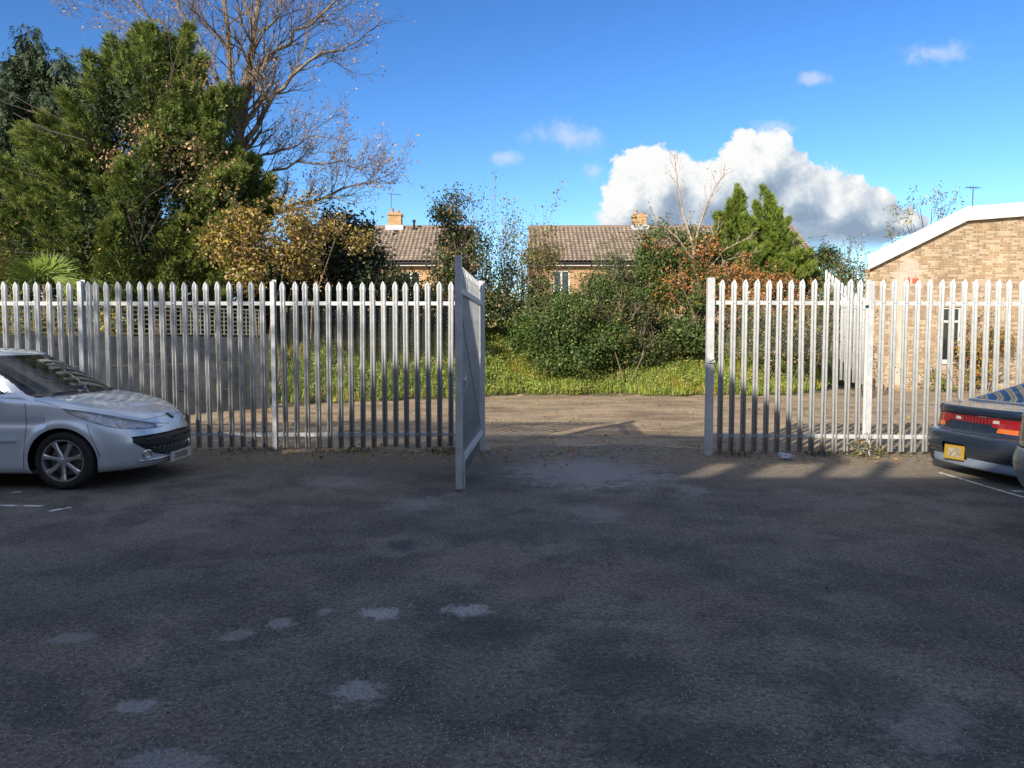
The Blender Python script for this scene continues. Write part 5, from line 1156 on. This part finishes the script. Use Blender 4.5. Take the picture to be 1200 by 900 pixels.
shrub('brown-green undergrowth on the bank behind the right fence', 53, [PB(865, 385, 46, 26, 23.7), PB(915, 370, 50, 30, 24.2), PB(950, 385, 40, 36, 24.0), PB(980, 380, 30, 34, 23.6), PB(900, 400, 50, 26, 23.2)], 1700, 12, .15, .075, GREEN + BROWN[:2] + [(.12, .13, .04)], name='undergrowth', cat='undergrowth')
shrub('small round dark bush at the right end of the orange brick house', 54, [PB(962, 315, 17, 18, 29), PB(955, 335, 20, 16, 29)], 520, 13, .13, .08, DARK + GREEN[:2])
shrub('light yellow-green leafy bush between the far fence and the buff building', 55, [PB(1000, 330, 22, 30, 27), PB(985, 325, 16, 20, 27.5), PB(1008, 370, 20, 34, 26.5)], 620, 10, .16, .08, [(.14, .15, .05), (.20, .19, .06), (.09, .11, .04)], inner=.2, stems=8)
# conifer pair
Ye = 26.0; o_ = (Xat(880, Ye), Ye, bank_z(8, 26))
for nm, lab, cone, sd_ in (('conifer_tree', 'bright green pointed conifer, left one of the pair above the orange bush', [(866, 222, 3, 14), (864, 244, 16, 16), (860, 266, 26, 20), (857, 290, 36, 24), (856, 318, 44, 26)], 71), ('conifer_tree', 'bright green pointed conifer, right one of the pair above the orange bush', [(899, 222, 3, 14), (901, 244, 14, 16), (905, 266, 22, 20), (910, 290, 30, 22), (915, 315, 38, 20), (940, 296, 14, 8)], 72)):
    Y2 = Ye + (.4 if sd_ == 72 else 0); o_ = (Xat(cone[0][0], Y2), Y2, bank_z(8, Y2)); t = thing(nm, lab, 'tree', o_, group='pair of pointed conifers')
    rc = random.Random(sd_); lv_ = []
    for (ca, cb) in zip(cone[:-1], cone[1:]):
        for e in (0, .25, .5, .75):
            m4 = [ca[q_] * (1 - e) + cb[q_] * e for q_ in range(4)]; lv_.append((m4[0] + rc.uniform(-.3, .3) * m4[2], m4[1] + 8, max(3, m4[2] * rc.uniform(.65, 1.1)), max(7, m4[3] * .5)))
    bl_ = rel([PB(a, b, rx, ry, Y2, .9) for a, b, rx, ry in lv_], o_)
    place(D.objects.new('crown', spray_mesh('crown', sd_, bl_, 15000, .17, [(.12, .19, .026), (.155, .23, .032), (.085, .145, .024)], needle_m, 0., .75, .3, nl=5, tipcol=(.32, .36, .055), lump=.15, dens=.55)), t)
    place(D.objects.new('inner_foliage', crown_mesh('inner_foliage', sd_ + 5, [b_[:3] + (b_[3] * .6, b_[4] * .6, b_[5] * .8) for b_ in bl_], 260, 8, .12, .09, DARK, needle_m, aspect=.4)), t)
    top = Zat(218, Y2) - o_[2]; mb = MB(); mb.tube([(0, 0, -.1), (0, 0, top * .6), (0, 0, top)], [.11, .06, .006], 7); mb.build('trunk', bark, t)
# bare sapling in front of the long house
Ys = 24.6; o_ = (Xat(812, Ys), Ys, bank_z(6, Ys)); bs = thing('bare_tree', 'small leafless pale tree standing in front of the long tiled roof', 'tree', o_); br = Branches(81)
def wp(px, py, dy=0): q = at(px, py, Ys + dy); return Vector((q.x - o_[0], q.y - o_[1], q.z - o_[2]))
def limb2(pts, r0, r1, L, kn, seed):
    rr = random.Random(seed); P = [wp(*p) for p in pts]; n_ = len(P); rad = [r0 + (r1 - r0) * i / (n_ - 1) for i in range(n_)]; br.mb.tube(P, rad, 6, cap=False); br.r = rr
    for i in range(kn):
        t = (.35 + .65 * i / kn) * (n_ - 1); j = int(t); f_ = t - j; q = P[j].lerp(P[min(n_ - 1, j + 1)], f_); ax = (P[min(n_ - 1, j + 1)] - P[j]).normalized(); s_ = Vector(((-1) ** i, rr.uniform(-.8, .8), .3))
        br.grow(q, ax + s_ * .6, L * rr.uniform(.6, 1.1) * (1.1 - .5 * t / n_), .011, 1, .15, .5, 5, (3, 5), .5, .1, .004, (.45, .65))
limb2([(812, 400), (812, 330), (813, 290), (800, 250), (794, 215), (790, 180)], .07, .008, .75, 16, 1)
limb2([(812, 300), (818, 270), (828, 240), (840, 215), (850, 205)], .045, .007, .6, 12, 2)
limb2([(812, 305), (795, 280), (775, 262), (765, 250)], .03, .006, .5, 8, 3)
limb2([(814, 335), (850, 292), (885, 275)], .03, .006, .4, 6, 4)
limb2([(814, 360), (850, 305), (893, 294)], .025, .006, .35, 6, 5)
limb2([(814, 320), (830, 285), (845, 262)], .02, .006, .4, 6, 6)
br.mb.build('trunk', bark_pale, bs)
place(D.objects.new('leaf_remnants', tip_leaves('leaf_remnants', br.tips, 82, 1, .03, .06, BROWN + ORANGE, leaf_m, .3)), bs)
# tree behind the brick building's roof
Yq = 40; o_ = (Xat(1085, Yq), Yq, 0); t = thing('leafy_tree', 'thin leafy tree top showing above the brick building roof edge', 'tree', o_); br = Branches(83)
for (px, py) in ((1062, 262), (1078, 243), (1092, 245), (1108, 242), (1052, 285), (1070, 262), (1100, 252)):
    q = at(px, py, Yq); e = Vector((q.x - o_[0], q.y - Yq, q.z)); m_ = Vector((e.x * .3, 0, e.z - 2)); br.mb.tube([Vector((0, 0, 0)), Vector((0, 0, 4)), m_, e], [.15, .1, .04, .015], 5, cap=False); br.grow(e - Vector((0, 0, .6)), e - m_, .9, .015, 2, .1, .6, 4, (3, 4))
br.mb.build('trunk', bark_dark, t); place(D.objects.new('foliage', tip_leaves('foliage', br.tips, 84, 4, .12, .12, GREEN + YEL + BROWN[:1], leaf_m, .8)), t)
# climber with yellow and red leaves on the brick wall, weeds along its foot
shrub('climber with yellow and red leaves against the buff wall right of its window', 85, [PB(1136, 400, 6, 24, 24.6, .6), PB(1150, 420, 8, 34, 24.6, .6), PB(1162, 415, 6, 30, 24.6, .6), PB(1148, 445, 18, 14, 24.5, .6)], 330, 10, .09, .085, [(.45, .33, .05), (.32, .10, .04), (.36, .25, .05), (.10, .14, .035)], name='climber', cat='climber', inner=.2)
shrub('green weeds with yellow leaves at the foot of the buff wall below its window', 86, [PB(1094, 452, 9, 20, 24.2, .7), PB(1082, 455, 7, 10, 24.3, .7), PB(1110, 462, 10, 8, 24.2, .7), PB(1189, 430, 5, 22, 24.4, .6)], 240, 9, .07, .07, [(.16, .24, .04), (.10, .16, .04), (.34, .30, .05)], name='weeds', cat='weeds', inner=.2)
# ------------------------------------------------------------------ grass and small growth
def blades(name, n_, region, hmin, hmax, palette, seed, wd=.010, clumps=True):
    rng = np.random.default_rng(seed); P = region(rng, n_); n_ = len(P)
    a = rng.random(n_) * 6.283; h = rng.uniform(hmin, hmax, n_) * (.6 + .8 * (np.sin(P[:, 0] * 3.1) * np.sin(P[:, 1] * 2.7 + P[:, 0]) * .5 + .5))
    d = np.stack([np.cos(a), np.sin(a), np.zeros(n_)], 1); s_ = np.stack([-np.sin(a), np.cos(a), np.zeros(n_)], 1) * (wd * rng.uniform(.6, 1.5, n_))[:, None]
    le = (h * rng.uniform(.15, .8, n_))[:, None]; up_ = np.stack([0 * h, 0 * h, h], 1)
    V = np.stack([P - s_, P + s_, P + d * le + up_], 1).reshape(-1, 3)
    patch = np.sin(P[:, 0] * 1.3 + 1) * np.sin(P[:, 1] * 1.9 + P[:, 0] * .7); base = pal(rng, n_, palette)
    base = np.where((patch > .35)[:, None], base * np.array([1.3, 1.0, .9]), base) * rng.uniform(.7, 1.3, (n_, 1))
    o = D.objects.new(name, npmesh(name, V, np.arange(len(V)).reshape(-1, 3), grass_m, base)); return place(tag(o, kind='stuff'))
def reg_bank(rng, n_):
    x = rng.uniform(-8, 14, n_); y = rng.uniform(17.5, 27.5, n_); z = np.array([bank_z(a, b) for a, b in zip(x, y)]); k_ = (z > .02); x, y, z = x[k_], y[k_], z[k_]
    return np.stack([x, y, z], 1)
GR = [(.26, .37, .045), (.34, .44, .06), (.19, .28, .04), (.46, .42, .13), (.16, .22, .05)]
tag(blades('grass', 110000, reg_bank, .08, .30, GR, 5, .012), 'rough sunlit grass growing on the bank beyond the yard', 'grass', kind='stuff')
rngw = np.random.default_rng(99)
Wp = []
for _ in range(1100):
    xx = rngw.uniform(-6, 12); yy_ = rngw.uniform(18, 26); zz = bank_z(xx, yy_)
    if zz > .03: Wp.append((xx, yy_, zz + .12, .22, .22, .16))
o = D.objects.new('weeds', crown_mesh('weeds', 98, Wp, 9500, 8, .09, .055, [(.22, .34, .055), (.30, .40, .075), (.15, .23, .05), (.42, .34, .14)], leaf_m, inner=.1)); place(o); tag(o, 'leafy weeds and nettles scattered through the bank grass', 'weeds', kind='stuff')
def reg_fence(rng, n_):
    x = np.concatenate([rng.uniform(-8, -.5, n_ // 2), rng.uniform(2.6, 8, n_ // 2)]); y = np.where(x < 0, 10.5, 10.15) + rng.normal(size=len(x)) * .16; k_ = np.sin(x * 4.7) + np.sin(x * 11) * .6 + rng.normal(size=len(x)) * .4 > .4
    return np.stack([x[k_], y[k_], 0 * x[k_] - .02], 1)
o = blades('fence_grass', 5200, reg_fence, .03, .12, [(.06, .09, .02), (.10, .11, .04), (.14, .12, .06)], 6, .006); tag(o, 'thin grass and moss tufts along the foot of the fences', 'grass', kind='stuff')
# weed clump at the post on the right
wc = thing('weed_clump', 'small straggly weed clump at the foot of the right fence post', 'weeds', (Xat(1016, 9.95), 9.95, 0)); place(D.objects.new('foliage', crown_mesh('foliage', 66, [(0, 0, .12, .16, .08, .16), (.2, 0, .06, .14, .06, .08)], 50, 8, .04, .035, GREEN + BROWN, leaf_m, zmin=0)), wc)
mb = MB()
for i in range(9): mb.tube([(0, 0, 0), (random.uniform(-.2, .1), random.uniform(-.05, .05), random.uniform(.15, .4))], [.004, .002], 4)
mb.build('stem', bark, wc)
# crumpled litter by the fence
rr = random.Random(2); mb = MB(); pts = [(rr.gauss(0, .045), rr.gauss(0, .03), rr.uniform(0, .075)) for _ in range(26)]
me = D.meshes.new('crumpled_rag'); bm = bmesh.new(); [bm.verts.new(p) for p in pts]; bmesh.ops.convex_hull(bm, input=bm.verts)
bmesh.ops.subdivide_edges(bm, edges=bm.edges, cuts=3, use_grid_fill=True)
for v_ in bm.verts: v_.co += Vector((rr.gauss(0, .008), rr.gauss(0, .008), rr.gauss(0, .008)))
bm.to_mesh(me); bm.free(); me.materials.append(M_('pale_cloth', (.55, .57, .60), .8)); o = D.objects.new('crumpled_rag', me); place(o, None, (Xat(924, 9.72), 9.72, .005)); tag(o, 'crumpled pale rag lying on the ground below the right fence', 'litter')
# leaves, stones
def scatter_leaves(n_, seed):
    rng = np.random.default_rng(seed); x = rng.uniform(-9, 9, n_); y = np.where(rng.random(n_) < .45, rng.normal(10.2, .5, n_), rng.uniform(10.6, 22, n_))
    P = np.stack([x, y, np.full(n_, .02) + 0 * x], 1); P[:, 2] += np.array([soft(a, b) * (b > 10.8) - .015 * (b > 10.8) for a, b in zip(x, y)])
    s_ = rng.uniform(.03, .075, n_); nn_ = rng.normal(size=(n_, 3)) * .35 + np.array([0, 0, 1]); V, Fc = leaf_quads(rng, P, nn_, s_, s_ * .65); return npmesh('fallen_leaves', V, Fc, leaf_m, pal(rng, n_, BROWN + YEL[:2] + ORANGE[:2]) * rng.uniform(.6, 1.1, (n_, 1)))
o = D.objects.new('fallen_leaves', scatter_leaves(3200, 3)); place(o); tag(o, 'fallen brown leaves scattered around the fences and yard', 'leaves', kind='stuff')
rng = np.random.default_rng(14); n_ = 9000; y = 1.3 + 9.0 * rng.random(n_) ** 1.3; x = (rng.random(n_) - .5) * (y * 1.6 + 1)
kk = (np.sin(x * 2.3 + np.sin(y * 1.7) * 2) * np.sin(y * 2.9 + x) + rng.normal(size=n_) * .5) > .1; x, y = x[kk], y[kk]; n_ = len(x); r = .0018 + .0085 * rng.random(n_) ** 4; r[:60] *= 1.6; ico = np.array([(1, 0, 0), (-1, 0, 0), (0, 1, 0), (0, -1, 0), (0, 0, .7), (0, 0, -.7)], float); tri = np.array([(0, 2, 4), (2, 1, 4), (1, 3, 4), (3, 0, 4), (2, 0, 5), (1, 2, 5), (3, 1, 5), (0, 3, 5)])
V = np.stack([x, y, r * .35 + np.array([soft(a, b) * .4 * min(1, max(0, (10 - b) / 6)) for a, b in zip(x, y)])], 1)[:, None, :] + ico[None] * r[:, None, None] * rng.uniform(.6, 1.3, (n_, 6, 1))
stc = pal(rng, n_, [(.10, .095, .09), (.16, .15, .14), (.24, .23, .22), (.13, .10, .08)])
o = D.objects.new('loose_gravel', npmesh('loose_gravel', V.reshape(-1, 3), (tri[None] + 6 * np.arange(n_)[:, None, None]).reshape(-1, 3), M_('stone', rough=.9, fn=lambda q, b: (lambda a: (setattr(a, 'attribute_name', 'Col'), q.link(a.outputs['Color'], b.inputs['Base Color'])))(q.n.new('ShaderNodeAttribute'))), np.repeat(stc, 8, 0))); place(o); tag(o, 'loose stone chippings scattered over the worn tarmac', 'gravel', kind='stuff')
# worn white bay markings
def f_mark(q, b):
    p = q.tc(); a = q.noise(p, 9, 5, .7); q.link(q.ss(a, .40, .50), b.inputs['Alpha'])
mark = M_('worn_white_paint', (.62, .62, .60), .8, fn=f_mark)
def marking(p, q_, w_):
    def g(px, py): a = at(px, py, 1.0); t = CAM_H / (CAM_H - a.z); return Vector((a.x * t, t, 0))
    A, B = g(*p), g(*q_); d = (B - A); L_ = d.length; nn_ = max(2, int(L_ / .15)); d.normalize(); s_ = Vector((-d.y, d.x, 0)) * w_ / 2; V = []; Fc = []
    for i in range(nn_ + 1):
        c_ = A + d * L_ * i / nn_
        for e in (s_, -s_): r_ = c_ + e; V.append((r_.x, r_.y, soft(r_.x, r_.y) * .4 * min(1, max(0, (10 - r_.y) / 6)) + .005))
    for i in range(nn_): Fc.append((2 * i, 2 * i + 1, 2 * i + 3, 2 * i + 2))
    o = D.objects.new('parking_line', npmesh('parking_line', V, Fc, mark)); place(tag(o, kind='structure'))
marking((-40, 592), (50, 593.5), .055); marking((57, 600), (83, 595), .06); marking((1100, 554), (1215, 588), .045); marking((1186, 576), (1230, 578), .06); marking((14, 577.5), (25, 577), .07)
